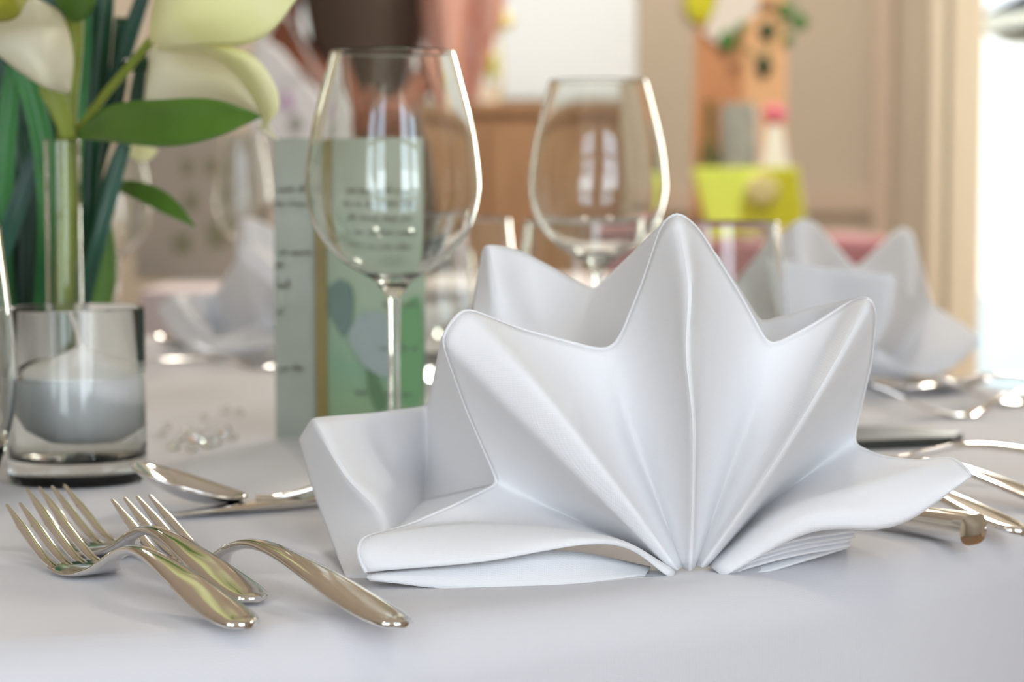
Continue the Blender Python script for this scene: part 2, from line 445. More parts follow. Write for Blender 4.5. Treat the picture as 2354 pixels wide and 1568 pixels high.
# second ply on the front pleats, its edge showing as a faint step
ply = []
for i, c in enumerate(front):
    t = i / (len(front) - 1)
    k0 = 0
    if False:
        row = []
        s0 = .30 + .10 * abs(math.sin((t - .38) / .32 * math.pi * 2))
        n = len(c) - 1
        for j in range(16):
            u = s0 + (1 - s0) * j / 15 * .9
            a = u * n; q = min(int(a), n - 1); p = c[q].lerp(c[q + 1], a - q)
            row.append(p + Vector((0, -.0012, 0)))
        ply.append(row)
# back and inner walls
B1 = [pc((690, 1008, .915), (718, 1115, .885), (757, 1230, .840), (797, 1334, .7855)),
      pc((718, 962, .862), (800, 1095, .832), (885, 1190, .812), (890, 1325, .786)),
      pc((850, 950, .895), (890, 1060, .898), (940, 1150, .885), (960, 1290, .82)),
      pc((985, 933, .925), (985, 1040, .925), (978, 1150, .915), (985, 1280, .83)),
      pc((1017, 772, .812), (1078, 940, .829), (1146, 1112, .842), (1165, 1240, .838))]
nb.grid(sheet(B1, .003, 4, 20))
Hc = [pc((1147, 1112, .8415), (1050, 1163, .816), (940, 1215, .795), (837, 1262, .771)),
      pc((978, 1150, .912), (930, 1192, .86), (885, 1228, .818), (836, 1262, .782))]
nb.grid(sheet(Hc, .004, 0, 14))
B2 = [pc((1109, 580, .94), (1096, 660, .93), (1086, 740, .92), (1090, 900, .90)),
      pc((1118, 561, .915), (1135, 650, .905), (1150, 740, .90), (1200, 900, .88)),
      pc((1190, 572, .925), (1215, 690, .918), (1250, 800, .90), (1290, 900, .88)),
      pc((1366, 668, .930), (1345, 730, .915), (1318, 790, .90), (1350, 920, .875)),
      pc((1532, 506, .826), (1510, 650, .846), (1480, 800, .868), (1470, 985, .866))]
nb.grid(sheet(B2, .003, 4, 20))
B3 = [pc((1556, 490, .822), (1590, 650, .84), (1640, 800, .86), (1680, 950, .86)),
      pc((1612, 545, .842), (1630, 660, .86), (1660, 800, .87), (1690, 950, .865)),
      pc((1650, 585, .852), (1665, 690, .87), (1690, 820, .875), (1700, 950, .868)),
      pc((1748, 742, .900), (1745, 800, .89), (1735, 880, .885), (1725, 960, .87)),
      pc((1880, 703, .880), (1860, 790, .88), (1830, 880, .87), (1790, 980, .865)),
      pc((1995, 678, .838), (1960, 780, .855), (1900, 900, .86), (1840, 1040, .86)),
      pc((2011, 716, .834), (1990, 850, .850), (1960, 1020, .865), (1880, 1090, .866))]
nb.grid(sheet(B3, .003, 3, 20))
# right stack of folded plies and left lower plies
def ply_strip(front_pts, back_dd, lift, n=30):
    a = cr([P(*p) for p in front_pts], n)
    return [[p, p + Vector((0.002, back_dd * .5, lift * .6)), p + Vector((0.004, back_dd, lift))] for p in a]
for k, (dy, ex) in enumerate([(0, 0), (11, 4), (21, -6), (33, -8)]):
    fp = [(1662 + k * 3, 1316 + k * 3, .7965), (1720, 1278 + dy * .8, .800), (1830, 1243 + dy, .808), (1962 + ex, 1222 + dy, .822)]
    nb.grid(ply_strip(fp, .045, .0008))
fp = [(1668, 1325, .7965), (1740, 1319, .799), (1850, 1288, .812), (1952, 1257, .835)]
nb.grid(ply_strip(fp, .03, .0002))
# vertical rounded fold closing the right stack
a = cr(pc((1655, 1304, .796), (1720, 1262, .799), (1830, 1232, .806), (1955, 1218, .818)), 24)
c = cr(pc((1668, 1325, .7962), (1735, 1295, .799), (1830, 1262, .806), (1955, 1238, .818)), 24)
nb.grid([[p, p.lerp(q, .5) + Vector((0, -.0005, 0)), q] for p, q in zip(a, c)][:6])
LF = [pc((845, 1320, .766), (1100, 1290, .776), (1290, 1266, .785), (1495, 1305, .800)),
      pc((842, 1328, .763), (1080, 1325, .770), (1300, 1312, .780), (1488, 1314, .793)),
      pc((850, 1334, .764), (1060, 1356, .7665), (1300, 1349, .7735), (1482, 1327, .789))]
nb.grid(sheet(LF, .004, 1, 24))
LF = [pc((1020, 1357, .768), (1150, 1357, .7685), (1350, 1352, .772), (1536, 1335, .7865)),
      pc((1100, 1330, .785), (1200, 1335, .780), (1360, 1330, .784), (1545, 1328, .790)),]
nb.grid(sheet(LF, .004, 0, 24))
napkin = empty('folded_napkin', TP(1590, 1318))
off = -napkin.location
nk = nb.build('folded_cloth', M['linen'], napkin, solid=.0011, offset=0.0); nk.location = off
hemm = MB(); ends = [c[0] for c in front]
hemm.tube(cr(ends[::2], 220), .00085, 8)
hm = hemm.build('hem', M['linen'], napkin); hm.location = off
if ply:
    plm = MB().grid(ply).build('second_ply', M['linen'], napkin, solid=.0008, offset=0); plm.location = off
tag(napkin, 'large white napkin folded into a crisp star fan, standing sharp in the foreground', 'napkin', 'napkins folded into star fans')

# napkin at the far place setting behind the menu card
n2 = copy_tree(napkin); n2.name = 'folded_napkin'
n2.location = TP(800, 818) + Vector((0, 0, .0012)); n2.rotation_euler = (0, 0, math.radians(14)); n2.scale = (.97, .97, .97)
tag(n2, 'blurred white star-fan napkin partly hidden behind the green menu card', 'napkin', 'napkins folded into star fans')

# napkin at the right rear, seen from behind
nb = MB()
R1 = [pc((1600, 850, 1.50), (1640, 860, 1.50), (1700, 870, 1.50), (1780, 880, 1.52)),
      pc((1700, 640, 1.55), (1740, 730, 1.53), (1780, 810, 1.52), (1830, 885, 1.52)),
      pc((1838, 498, 1.52), (1850, 640, 1.49), (1865, 770, 1.49), (1885, 885, 1.50)),
      pc((1872, 508, 1.53), (1890, 640, 1.52), (1905, 770, 1.51), (1910, 885, 1.51)),
      pc((1968, 618, 1.62), (1960, 700, 1.60), (1950, 790, 1.57), (1930, 885, 1.53)),
      pc((2070, 518, 1.60), (2050, 640, 1.57), (2010, 770, 1.54), (1945, 885, 1.52)),
      pc((2098, 530, 1.58), (2100, 650, 1.53), (2050, 790, 1.51), (1955, 886, 1.505)),
      pc((2142, 700, 1.61), (2120, 745, 1.58), (2070, 810, 1.55), (1965, 885, 1.52)),
      pc((2250, 768, 1.55), (2190, 800, 1.53), (2090, 845, 1.52), (1975, 886, 1.51)),
      pc((2254, 790, 1.54), (2190, 845, 1.52), (2110, 875, 1.515), (1985, 888, 1.50))]
R1 = [[p * 1.0 for p in c] for c in R1]
nb.grid(sheet(R1, .005, 3, 20))
R2 = [pc((1775, 590, 1.455), (1800, 700, 1.46), (1850, 800, 1.475), (1890, 884, 1.49)),
      pc((1905, 618, 1.462), (1915, 700, 1.475), (1915, 790, 1.487), (1910, 884, 1.495)),
      pc((2062, 632, 1.435), (2045, 730, 1.45), (2000, 810, 1.47), (1935, 885, 1.49)),
      pc((2100, 700, 1.52), (2080, 760, 1.515), (2030, 830, 1.51), (1955, 886, 1.50))]
nb.grid(sheet(R2, .005, 4, 20))
R3 = [pc((2012, 800, 1.46), (2000, 825, 1.465), (1980, 850, 1.475), (1950, 880, 1.49)),
      pc((2110, 862, 1.475), (2080, 868, 1.475), (2040, 876, 1.48), (1980, 886, 1.49)),
      pc((2175, 868, 1.50), (2130, 874, 1.50), (2070, 882, 1.50), (1990, 888, 1.50))]
nb.grid(sheet(R3, .005, 2, 20))
E_ = Vector((0, 0, EYE)); nb.v = [E_ + (v - E_) * 1.040 for v in nb.v]
nr_ = empty('folded_napkin', TP(1950, 890))
o = nb.build('folded_cloth', M['linen'], nr_, solid=.0012, offset=0.0); o.location = -nr_.location
tag(nr_, 'blurred shaded star-fan napkin at the right rear place setting before the bright door', 'napkin', 'napkins folded into star fans')

# ------------------------------------------------------------------ cutlery
def sweep(st, n=20, power=2.6):
    """st: (x, y, z, halfwidth, halfthick); superelliptic sections along x."""
    mb = MB(); rings = []
    for (x, y, z, w, t) in st:
        ring = []
        for k in range(n):
            a = 2 * math.pi * k / n; ca, sa = math.cos(a), math.sin(a)
            ring.append(Vector((x, y + w * math.copysign(abs(ca) ** (2 / power), ca), z + t * math.copysign(abs(sa) ** (2 / power), sa))))
        rings.append(ring)
    m = len(rings); v = [p for r in rings for p in r]; f = []
    for i in range(m - 1):
        for k in range(n):
            f.append((i * n + k, i * n + (k + 1) % n, (i + 1) * n + (k + 1) % n, (i + 1) * n + k))
    f.append(tuple(range(n))[::-1]); f.append(tuple(range(m * n - n, m * n)))
    return mb.add(v, f)

ZX = [0, .02, .038, .052, .064, .074, .085, .100, .116, .140, .165, .183, .190]
ZZ = [.0215, .0125, .0050, .0020, .0020, .0050, .0115, .0160, .0160, .0118, .0062, .0030, .0026]
WX = [.040, .050, .060, .068, .076, .085, .100, .125, .150, .170, .182, .1875, .190]
WW = [.0112, .0120, .0122, .0105, .0060, .0032, .0034, .0054, .0082, .0092, .0084, .0060, .0018]
TW = [.0007, .0009, .0011, .0014, .0018, .0021, .0020, .0018, .0017, .0017, .0017, .0016, .0012]
def fork_proto(hs=1.0):
    root = empty('fork')
    hx = lambda x: x if x < .085 else .085 + (x - .085) * hs
    st = []
    for i in range(44):
        x = .0845 + (.190 - .0845) * (i / 43) ** .93
        st.append((hx(x), 0, cr1(ZX, ZZ, x), max(.001, cr1(WX, WW, x)), cr1(WX, TW, x)))
    sweep(st, 24, 2.6).build('handle', M['steel'], root)
    st = []
    for i in range(20):
        x = .0475 + (.085 - .0475) * i / 19
        st.append((x, 0, cr1(ZX, ZZ, x), cr1(WX, WW, x), cr1(WX, TW, x)))
    head = sweep(st, 24, 3.0).build('head', M['steel'], root)
    for k in range(4):
        yc = (-1.5 + k) * .0064
        st = []
        for i in range(22):
            x = .0002 + .050 * i / 21
            w = .0007 + (.0021 - .0007) * min(1, x / .016)
            st.append((x, yc * (.93 + .07 * x / .05), cr1(ZX, ZZ, x), w, .0006 + .0004 * min(1, x / .02)))
        sweep(st, 12, 3.0).build('tine', M['steel'], head)
    return root

def lay(o, tip, end):
    """put a piece of cutlery with its local x axis running from tip to end"""
    d = end - tip; o.location = (tip.x, tip.y, TT + .0002); o.rotation_euler = (0, 0, math.atan2(d.y, d.x)); return o
dessert = fork_proto()
lay(dessert, TP(61, 1157, .0215), TP(532, 1442))
tag(dessert, 'leftmost small silver fork, nearest the camera, handle end at the lower left', 'fork', 'silver forks left of the napkin')
f2 = lay(copy_tree(dessert), TP(105, 1121, .0215), TP(578, 1390))
tag(f2, 'small silver fork lying between the leftmost fork and the long fork', 'fork', 'silver forks left of the napkin')
f3 = fork_proto(1.17)
lay(f3, TP(301, 1145, .0215), TP(900, 1445))
tag(f3, 'long silver dinner fork right beside the left foot of the large napkin', 'fork', 'silver forks left of the napkin')

def spoon_proto(L=.20, bw=.0205, bl=.062, zz=(.013, .0105, .0085, .0095, .0105, .013, .0175, .0165, .0115, .0045, .003)):
    root = empty('spoon')
    zx = [0, .012, .035, .055, .064, .075, .095, .12, .15, .19, L]
    rows = []
    for i in range(25):
        u = i / 24; x = bl * u
        w = bw * (math.sin(math.pi * min(1, (u * 1.0) ** .72)) ** .62 if 0 < u < 1 else 0.0) + .0006 + (.0022 * u ** 8)
        dep = .0085 * math.sin(math.pi * u) ** .8 if 0 < u < 1 else 0
        rows.append([Vector((x, w * v, cr1(zx, zz, x) - dep * (1 - v * v))) for v in [-1 + 2 * j / 14 for j in range(15)]])
    MB().grid(rows).build('bowl', M['steel'], root, solid=.0012, offset=0)
    st = []
    WX2 = [.058, .07, .10, .13, .16, .185, L - .003, L]
    WW2 = [.0042, .0030, .0032, .0050, .0078, .0088, .0055, .0012]
    for i in range(44):
        x = .060 + (L - .060) * i / 43
        st.append((x, 0, cr1(zx, zz, x), max(.0009, cr1(WX2, WW2, x)), .0019 if x > .07 else .0014))
    sweep(st, 24).build('handle', M['steel'], root)
    return root
sp1 = lay(spoon_proto(.20, .018, .056, (.0225, .0185, .0115, .0065, .0055, .0065, .0120, .0165, .0150, .0070, .003)), TP(300, 1066, .0225), TP(300, 1066, .0225) + Vector((.2, .004, 0)))
tag(sp1, 'silver spoon lying between the candle glass and the napkin, bowl to the left', 'spoon')

def knife_proto(L=.215, hl=.10, thick=.0052, hw=.0075):
    root = empty('knife')      # local x: 0 = blade tip, L = handle end
    st = []
    for i in range(30):
        u = i / 29; x = (L - hl) * u
        w = .0015 + .0085 * min(1, (u / .35)) ** .6 if u < .9 else .0100 - .003 * (u - .9) / .1
        st.append((x, -.002 * (1 - min(1, u / .4)), .0025 + .0028 * u, w, .0007 + .0012 * u))
    sweep(st, 16, 2.2).build('blade', M['steel'], root)
    st = []
    for i in range(34):
        u = i / 33; x = L - hl - .002 + (hl + .002) * u
        e = 1.0
        if u > .95: e = max(.05, 1 - ((u - .95) / .05) ** 3.2) ** .5
        st.append((x, 0, thick + .0001, (hw * (.62 + .38 * u)) * e, thick * (.6 + .4 * u) * (.25 + .75 * e)))
    sweep(st, 28, 2.8).build('handle', M['steel'], root)
    return root
k1 = knife_proto(.215, .10, .0070, .0092)
e1 = TP(2250, 1257); lay(k1, e1 + Vector((-.130, .171, 0)), e1)
L_ = .215; dd = Vector((.130, -.171, 0)).normalized(); k1.location = (e1.x - dd.x * L_, e1.y - dd.y * L_, TT)
tag(k1, 'silver table knife with blunt polished handle end right of the large napkin', 'knife', 'silver cutlery right of the large napkin')
def handle_end(o, px, py, dirv, L, z=.0):
    e = TP(px, py, z); d = Vector(dirv).normalized()
    o.location = (e.x - d.x * L, e.y - d.y * L, TT + .0002); o.rotation_euler = (0, 0, math.atan2(d.y, d.x)); return o
k2 = spoon_proto(); handle_end(k2, 2352, 1240, (.080, -.150, 0), .20)
tag(k2, 'silver spoon whose handle ends just behind the blunt knife end at the right', 'spoon', 'silver cutlery right of the large napkin')
k3 = fork_proto(1.1); handle_end(k3, 2500, 1192, (.110, -.135, 0), .20)
tag(k3, 'silver handle leaving the right frame edge between spoon handle and upper teaspoon', 'fork', 'silver cutlery right of the large napkin')
k4 = spoon_proto(.20); handle_end(k4, 2680, 1112, (.17, -.03, 0), .20)
tag(k4, 'silver teaspoon handle lying crosswise behind the right tip of the large napkin', 'spoon', 'silver cutlery right of the large napkin')
k5 = knife_proto(.20, .09, .0035, .006); a = TP(378, 1196); k5.location = (a.x, a.y, TT + .0002); k5.rotation_euler = (0, 0, math.radians(31))
tag(k5, 'silver dessert knife, blade tip pointing left beneath the spoon by the candle glass', 'knife')
# far cutlery
def far(px, py, ang, src, label, z=0):
    o = copy_tree(src); a = TP(px, py); o.location = (a.x, a.y, TT + .0002 + z); o.rotation_euler = (0, 0, math.radians(ang)); o['label'] = label
    o['group'] = 'blurred cutlery at the rear place settings'; return o
far(1985, 905, -22, k2, 'blurred spoon nearest the right rear napkin, handle slanting down to the right', 0)
far(2080, 902, -3, k2, 'blurred spoon along the rear table edge under the bright door')
far(2015, 962, 8, f2, 'blurred fork lying crosswise just behind the black slate strip')
far(2150, 935, 10, f2, 'blurred fork at the right rear setting, its prongs toward the napkin')
far(318, 834, 3, k1, 'blurred knife left of the far napkin, lying furthest forward')
far(350, 800, 6, k2, 'blurred spoon left of the far napkin near the rear table edge')
far(450, 848, -4, f2, 'blurred fork running behind the green menu card at its left side')

# ------------------------------------------------------------------ slate strip
M['slate'] = pbr('black_slate', rgb(44, 48, 42), 0.35)
sl = [TP(1900, 1040), TP(2190, 1028), TP(2214, 1018), TP(2080, 1003), TP(1900, 1003)]
o = MB().prism([p + Vector((0, 0, .0005)) for p in sl], (0, 0, 0), (0, 0, .006)).build('slate_strip', M['slate'], smooth=False, bevel=.0008)
tag(o, 'flat black slate strip lying behind the right side of the large napkin', 'slate')

# ------------------------------------------------------------------ glassware
def wine_glass(loc, name='wine_glass'):
    root = empty(name, loc)
    outer = [(.0033, .0960), (.0062, .1000), (.0110, .1055), (.0190, .1100), (.0290, .1165), (.0378, .1265), (.0435, .1380), (.0464, .1510), (.0466, .1600), (.0452, .1740), (.0428, .1880), (.0384, .2060), (.0336, .2240), (.0329, .2264)]
    pr = cr([Vector((r, z, 0)) for r, z in outer], 60)
    outer = [(v.x, v.y) for v in pr]
    inner = []
    for i, (r, z) in enumerate(outer):
        j0, j1 = max(0, i - 1), min(len(outer) - 1, i + 1)
        t = Vector((outer[j1][0] - outer[j0][0], outer[j1][1] - outer[j0][1])).normalized()
        n = Vector((-t.y, t.x)); q = Vector((r, z)) + n * .0010
        if q.x > .0015 and z > .1075: inner.append((q.x, q.y))
    bottom = inner[0][1] - .001
    prof = [(0, .0960)] + outer + [(.0325, .2269)] + inner[::-1] + [(inner[0][0] * .5, bottom), (0, bottom - .0003)]
    MB().lathe(prof, 96).build('bowl', M['glass'], root)
    MB().lathe([(0, .0052), (.0040, .0052), (.0031, .016), (.0029, .05), (.0029, .08), (.0033, .09605), (0, .09605)], 40).build('stem', M['glass'], root)
    MB().lathe([(0, .0), (.0345, .0), (.0352, .0010), (.0345, .0018), (.020, .0026), (.008, .0040), (.0040, .0053), (0, .0053)], 80).build('foot', M['glass'], root)
    return root
g1 = wine_glass(TP(907, 1093)); tag(g1, 'large clear wine glass standing before the green menu card', 'wine glass', 'large clear wine glasses')
g2 = copy_tree(g1); g2.location = TP(1372, 430 + .155 * F / 1.364)
tag(g2, 'large clear wine glass behind the peak of the big napkin, in front of brown wood', 'wine glass', 'large clear wine glasses')
g3 = copy_tree(g1); g3.location = TP(272, 805); g3.scale = (.72, .72, .86)
tag(g3, 'small blurred wine glass behind the dark green flower blades', 'wine glass')
g4 = copy_tree(g1); g4.location = TP(560, 779); g4.scale = (.62, .62, .92)
tag(g4, 'slim blurred glass with a pale blue glint left of the menu card', 'wine glass')

def tumbler(loc):
    root = empty('water_tumbler', loc)
    outer = [(.030, .0), (.0335, .0015), (.041, .016), (.0470, .034), (.0500, .055), (.0500, .070), (.0480, .094), (.0452, .118), (.0440, .1298)]
    pr = [(v.x, v.y) for v in cr([Vector((r, z, 0)) for r, z in outer], 44)]
    inner = [(max(.002, r - .0016 if z > .02 else r - .004), max(z + .0005, .012)) for r, z in pr if z > .006][::-1]
    inner[0] = (inner[0][0] + .0002, .1296)
    MB().lathe([(0, 0)] + pr + [(.0432, .1305)] + inner + [(0, .010)], 80).build('tumbler_wall', M['glass'], root)
    return root
t1 = tumbler(TP(1345, 430 + .155 * F / 1.36)); t1.scale = (1.02, 1.02, 1)
# keep the one-mesh glass itself top-level
def single(root):
    ch = root.children[0]; ch.parent = None; ch.name = root.name; ch.location = root.location; ch.scale = root.scale
    bpy.data.objects.remove(root); return ch
t1 = single(t1); t1.name = 'water_tumbler'
t1.location = TP(1345, 430 + .155 * F / 1.47)
tag(t1, 'clear tumbler standing directly behind the second wine glass', 'tumbler', 'clear rounded water tumblers')
def tum(px, d, label):
    o = t1.copy(); COL.objects.link(o); o.location = TP(px, 430 + .155 * F / d); tag(o, label, 'tumbler', 'clear rounded water tumblers'); return o
tum(1640, 1.43, 'clear tumbler between the napkin peak and the right rear napkin, lime box behind')
tum(1045, 1.62, 'blurred tumbler seen right of the large wine glass bowl')
o = tum(-196, .985, 'clear tumbler cut off by the left frame edge beside the candle glass'); o.scale = (1.0, 1.0, 1.05)
o = tum(1030, 2.04, 'far blurred tumbler seen just below the right side of the large wine glass bowl'); o.scale = (.62, .62, .70)

# candle glass
cg = empty('candle_glass', TP(180, 1103)); dcg = cg.location.y
s = dcg / F; rg = 158 * s
hg = .155 - (705 - 430) * s
prof = [(0, 0), (rg - .002, 0), (rg - .0004, .0008), (rg, .003), (rg, .005), (rg, .03), (rg, hg - .003), (rg, hg - .0006), (rg - .0006, hg), (rg - .0016, hg), (rg - .0022, hg - .0008), (rg - .0024, .016), (rg - .006, .0125), (rg - .015, .0115), (0, .011)]
MB().lathe(prof, 96).build('tumbler_wall', M['green_glass'], cg)
zw = .155 - (868 - 430) * s
MB().lathe([(0, .01105), (rg - .015, .01155), (rg - .0059, .01255), (rg - .00222, .01605), (rg - .00222, zw + .0004), (rg - .0033, zw), (0, zw)], 96).build('water', M['water'], cg)
tag(cg, 'straight clear glass half filled with water holding a floating candle', 'candle glass')
rc = 143 * s
fc = empty('floating_candle', cg.location + Vector((.0035, -.0005, 0)) + Vector((0, 0, 0)))
zt = zw + .0010
prof = [(0, zt - .036), (rc * .45, zt - .0345), (rc * .72, zt - .029), (rc * .90, zt - .0185), (rc * .975, zt - .009), (rc * .98, zt - .001), (rc * .96, zt), (rc * .90, zt + .001), (rc * .6, zt + .0035), (rc * .3, zt + .0075), (rc * .12, zt + .0105), (0, zt + .012)]
MB().lathe(prof, 72).build('wax', M['wax'], fc)
a = Vector((-.001, 0, zt + .009)); MB().tube(cr([a, a + Vector((-.001, 0, .006)), a + Vector((-.003, 0, .013)), a + Vector((-.0075, 0, .0235))], 14), [.0017, .0013] + [.0011] * 12, 8).build('wick', M['wick'], fc)
tag(fc, 'round white floating candle with unlit wick in the water glass', 'candle')

# glass crystals scattered on the cloth
def gem(p, r, label):
    bm = bmesh.new(); bmesh.ops.create_icosphere(bm, subdivisions=1, radius=r)
    me = bpy.data.meshes.new('glass_crystal')
    for v in bm.verts: v.co.z *= .8
    bm.to_mesh(me); bm.free(); me.materials.append(M['glass'])
    o = bpy.data.objects.new('glass_crystal', me); COL.objects.link(o); o.location = p + Vector((0, 0, r * .62))
    o.rotation_euler = (random.random() * .2, random.random() * .2, random.random() * 6)
    return tag(o, label, 'crystal', 'small glass crystals scattered on the tablecloth')
for (x, y, r) in [(375, 1005, 4), (400, 1035, 5), (432, 1000, 4.5), (450, 1018, 6), (478, 1030, 5.5), (500, 1010, 4.5), (515, 1000, 6), (535, 1012, 4), (470, 990, 4), (440, 1040, 4), (520, 950, 4.5), (550, 955, 4), (385, 985, 3.5), (495, 1025, 5), (470, 965, 3.5), (415, 1015, 4)]:
    gem(TP(x, y), r * .0011 * .8, 'small clear glass crystal lying on the cloth between candle glass and menu card')

# ------------------------------------------------------------------ menu card
def card_mat():
    m, nt, out = new_mat('printed_leaf_card')
    b_ = nt.nodes.new('ShaderNodeBsdfPrincipled'); b_.inputs['Roughness'].default_value = .6
    tc_ = nt.nodes.new('ShaderNodeTexCoord'); s_ = nt.nodes.new('ShaderNodeSeparateXYZ')
    nt.links.new(tc_.outputs['Object'], s_.inputs[0])
    r_ = nt.nodes.new('ShaderNodeValToRGB')
    m_ = nt.nodes.new('ShaderNodeMapRange'); m_.inputs['From Max'].default_value = .185
    n_ = nt.nodes.new('ShaderNodeTexNoise'); n_.inputs['Scale'].default_value = 18; n_.inputs['Detail'].default_value = 1
    nt.links.new(tc_.outputs['Object'], n_.inputs['Vector'])
    ad = nt.nodes.new('ShaderNodeMath'); ad.operation = 'MULTIPLY_ADD'; ad.inputs[1].default_value = .07
    nt.links.new(n_.outputs['Fac'], ad.inputs[0]); nt.links.new(s_.outputs['Z'], ad.inputs[2])
    nt.links.new(ad.outputs[0], m_.inputs['Value']); nt.links.new(m_.outputs['Result'], r_.inputs['Fac'])
    e = r_.color_ramp.elements
    e[0].position = .08; e[0].color = rgb(128, 148, 118)
    e[1].position = 1.0; e[1].color = rgb(182, 188, 172)
    for p_, c_ in [(.3, (140, 166, 126)), (.45, (134, 168, 136)), (.62, (164, 180, 152)), (.8, (166, 180, 158))]:
        q = e.new(p_); q.color = rgb(*c_)
    nt.links.new(r_.outputs['Color'], b_.inputs['Base Color']); nt.links.new(b_.outputs['BSDF'], out.inputs['Surface'])
    return m
M['card'] = card_mat()
M['cardgrey'] = pbr('pale_grey_green_card', rgb(172, 176, 164), .6, col2=rgb(160, 165, 150), vscale=14)
M['ink'] = pbr('grey_ink', rgb(112, 116, 104), .7)
M['ribbon'] = pbr('olive_satin', rgb(134, 118, 52), .4, var=.15, vscale=30)
M['print1'] = pbr('print_blue_green', rgb(112, 134, 124), .6)
M['print2'] = pbr('print_pale', rgb(158, 170, 164), .6)
M['print3'] = pbr('print_leaf', rgb(96, 126, 88), .6)
M['print4'] = pbr('print_fresh_green', rgb(112, 158, 108), .6)
mc = empty('menu_card', TP(738, 1012))
O = mc.location.copy(); dm = O.y
hC = .155 + (430 - 318) * dm / F
def card_pt(px, d, z): p = P(px, 700, d); return Vector((p.x, d, TT + z)) - O
def panel(name, xa_, da, xb_, db, mat, th=.0012):
    a0, b0 = card_pt(xa_, da, .0003), card_pt(xb_, db, .0003)
    n = (b0 - a0).cross(Vector((0, 0, 1))).normalized() * th
    hz = Vector((0, 0, hC))
    return MB().prism([a0, b0, b0 + hz, a0 + hz], (0, 0, 0), -n).build(name, mat, mc, smooth=False), a0, b0
pl, la, lb = panel('left_panel', 632, dm + .005, 727, dm + .012, M['cardgrey'])
pr_, ra, rb = panel('right_panel', 750, dm + .010, 976, dm - .012, M['card'])
panel('olive_spine', 725, dm + .0085, 752, dm + .0085, M['ribbon'], .003)
def on_panel(a0, b0, u, z, off=.0016):
    n = (b0 - a0).cross(Vector((0, 0, 1))).normalized()
    p = a0.lerp(b0, u) + n * off; return Vector((p.x, p.y, z))
def script_line(par, a0, b0, u0, u1, z, amp=.0022, seed=0):
    rnd = random.Random(seed); mb = MB(); L = (b0 - a0).length * (u1 - u0); n = max(8, int(L / .0009)); pts = []
    k = 0; word = rnd.randint(6, 14)
    strokes = []
    for i in range(n):
        if k >= word:
            if len(pts) > 3: strokes.append(pts)
            pts = []; k = -2; word = rnd.randint(7, 16)
        if k >= 0:
            h = amp * (rnd.uniform(.5, 1.1) if i % 2 else rnd.uniform(-.05, .15)) * (1.9 if rnd.random() < .12 else 1)
            pts.append(on_panel(a0, b0, u0 + (u1 - u0) * i / n, z + h))
        k += 1
    if len(pts) > 3: strokes.append(pts)
    for s_ in strokes: mb.tube(cr(s_, len(s_) * 3), .00032, 5)
    if strokes: mb.build('script_line', M['ink'], par)
zz_ = lambda py: .155 - (py - 430) * dm / F
for i, (py, u0, u1) in enumerate([(437, .08, .98), (470, .02, .82), (583, .10, .96), (612, .04, .22), (660, .05, .45), (720, .05, .2), (852, .08, .72)]):
    script_line(pl, la, lb, u0, u1, zz_(py) - .001, .0030, i)
for i, (py, u0, u1) in enumerate([(440, .2, .85), (470, .15, .95), (505, .2, .9), (540, .25, .95), (575, .2, .9), (800, .55, .95), (905, .30, .9), (700, .6, .95)]):
    script_line(pr_, ra, rb, u0, u1, zz_(py) - .001, .0026, 20 + i)
def blob(par, a0, b0, pts, mat, name, off):
    c = [on_panel(a0, b0, (px - 750) / 226.0, zz_(py), off) for px, py in pts]
    cc = cr(c + [c[0]], len(c) * 6)[:-1]
    n = (b0 - a0).cross(Vector((0, 0, 1))).normalized() * .0003
    MB().prism(cc, (0, 0, 0), n).build(name, mat, par, smooth=False)
blob(pr_, ra, rb, [(758, 660), (785, 643), (812, 665), (812, 730), (795, 775), (770, 745), (757, 720)], M['print1'], 'printed_leaf', .0012)
blob(pr_, ra, rb, [(800, 770), (830, 722), (885, 718), (910, 760), (905, 860), (850, 850), (815, 805)], M['print2'], 'printed_leaf', .0012)
blob(pr_, ra, rb, [(845, 845), (875, 880), (890, 930), (870, 945), (850, 900)], M['print3'], 'printed_leaf', .0015)
blob(pr_, ra, rb, [(925, 700), (968, 690), (970, 900), (930, 925), (920, 850)], M['print4'], 'printed_leaf', .0012)
blob(pl, la, lb, [(700, 0)] * 0 or [(760, 905), (775, 850), (800, 880), (805, 940), (780, 950)], M['print3'], 'printed_leaf', .0012) if False else None
tag(mc, 'standing folded menu card with pale green leaf print and an olive spine', 'menu card')

# ------------------------------------------------------------------ lilies and blades
def strip(pts, widths, n=24, fold=.25, tilt=0.0):
    """leaf or blade around a spine of (px, py, d); widths in pixels at the spine points"""
    sp_ = cr([P(*p) for p in pts], n); sc = [p[2] / F for p in pts]
    ws = [cr1(list(range(len(widths))), [w * c for w, c in zip(widths, sc)], i / (n - 1) * (len(widths) - 1)) for i in range(n)]
    rows = []
    for i, p in enumerate(sp_):
        t = (sp_[min(i + 1, n - 1)] - sp_[max(i - 1, 0)]).normalized()
        side = t.cross(Vector((math.sin(tilt), 1 * math.cos(tilt), 0))).normalized(); nrm = side.cross(t).normalized()
        if nrm.y > 0: nrm = -nrm
        w = max(ws[i], .00025) / 2
        rows.append([p + side * w * v - nrm * fold * w * (abs(v) ** 1.5) * -1 for v in (-1, -.6, -.3, 0, .3, .6, 1)])
    return rows
def skin_patch(A, B, bulge, n=20, m=12):
    a = cr([P(*p) for p in A], n); b_ = cr([P(*p) for p in B], n); rows = []
    for i in range(n):
        k = math.sin(math.pi * (i / (n - 1)) ** .9) if i < n - 1 else 0
        rows.append([a[i].lerp(b_[i], j / m) + Vector((0, -bulge * k * math.sin(math.pi * j / m), 0)) for j in range(m + 1)])
    return rows
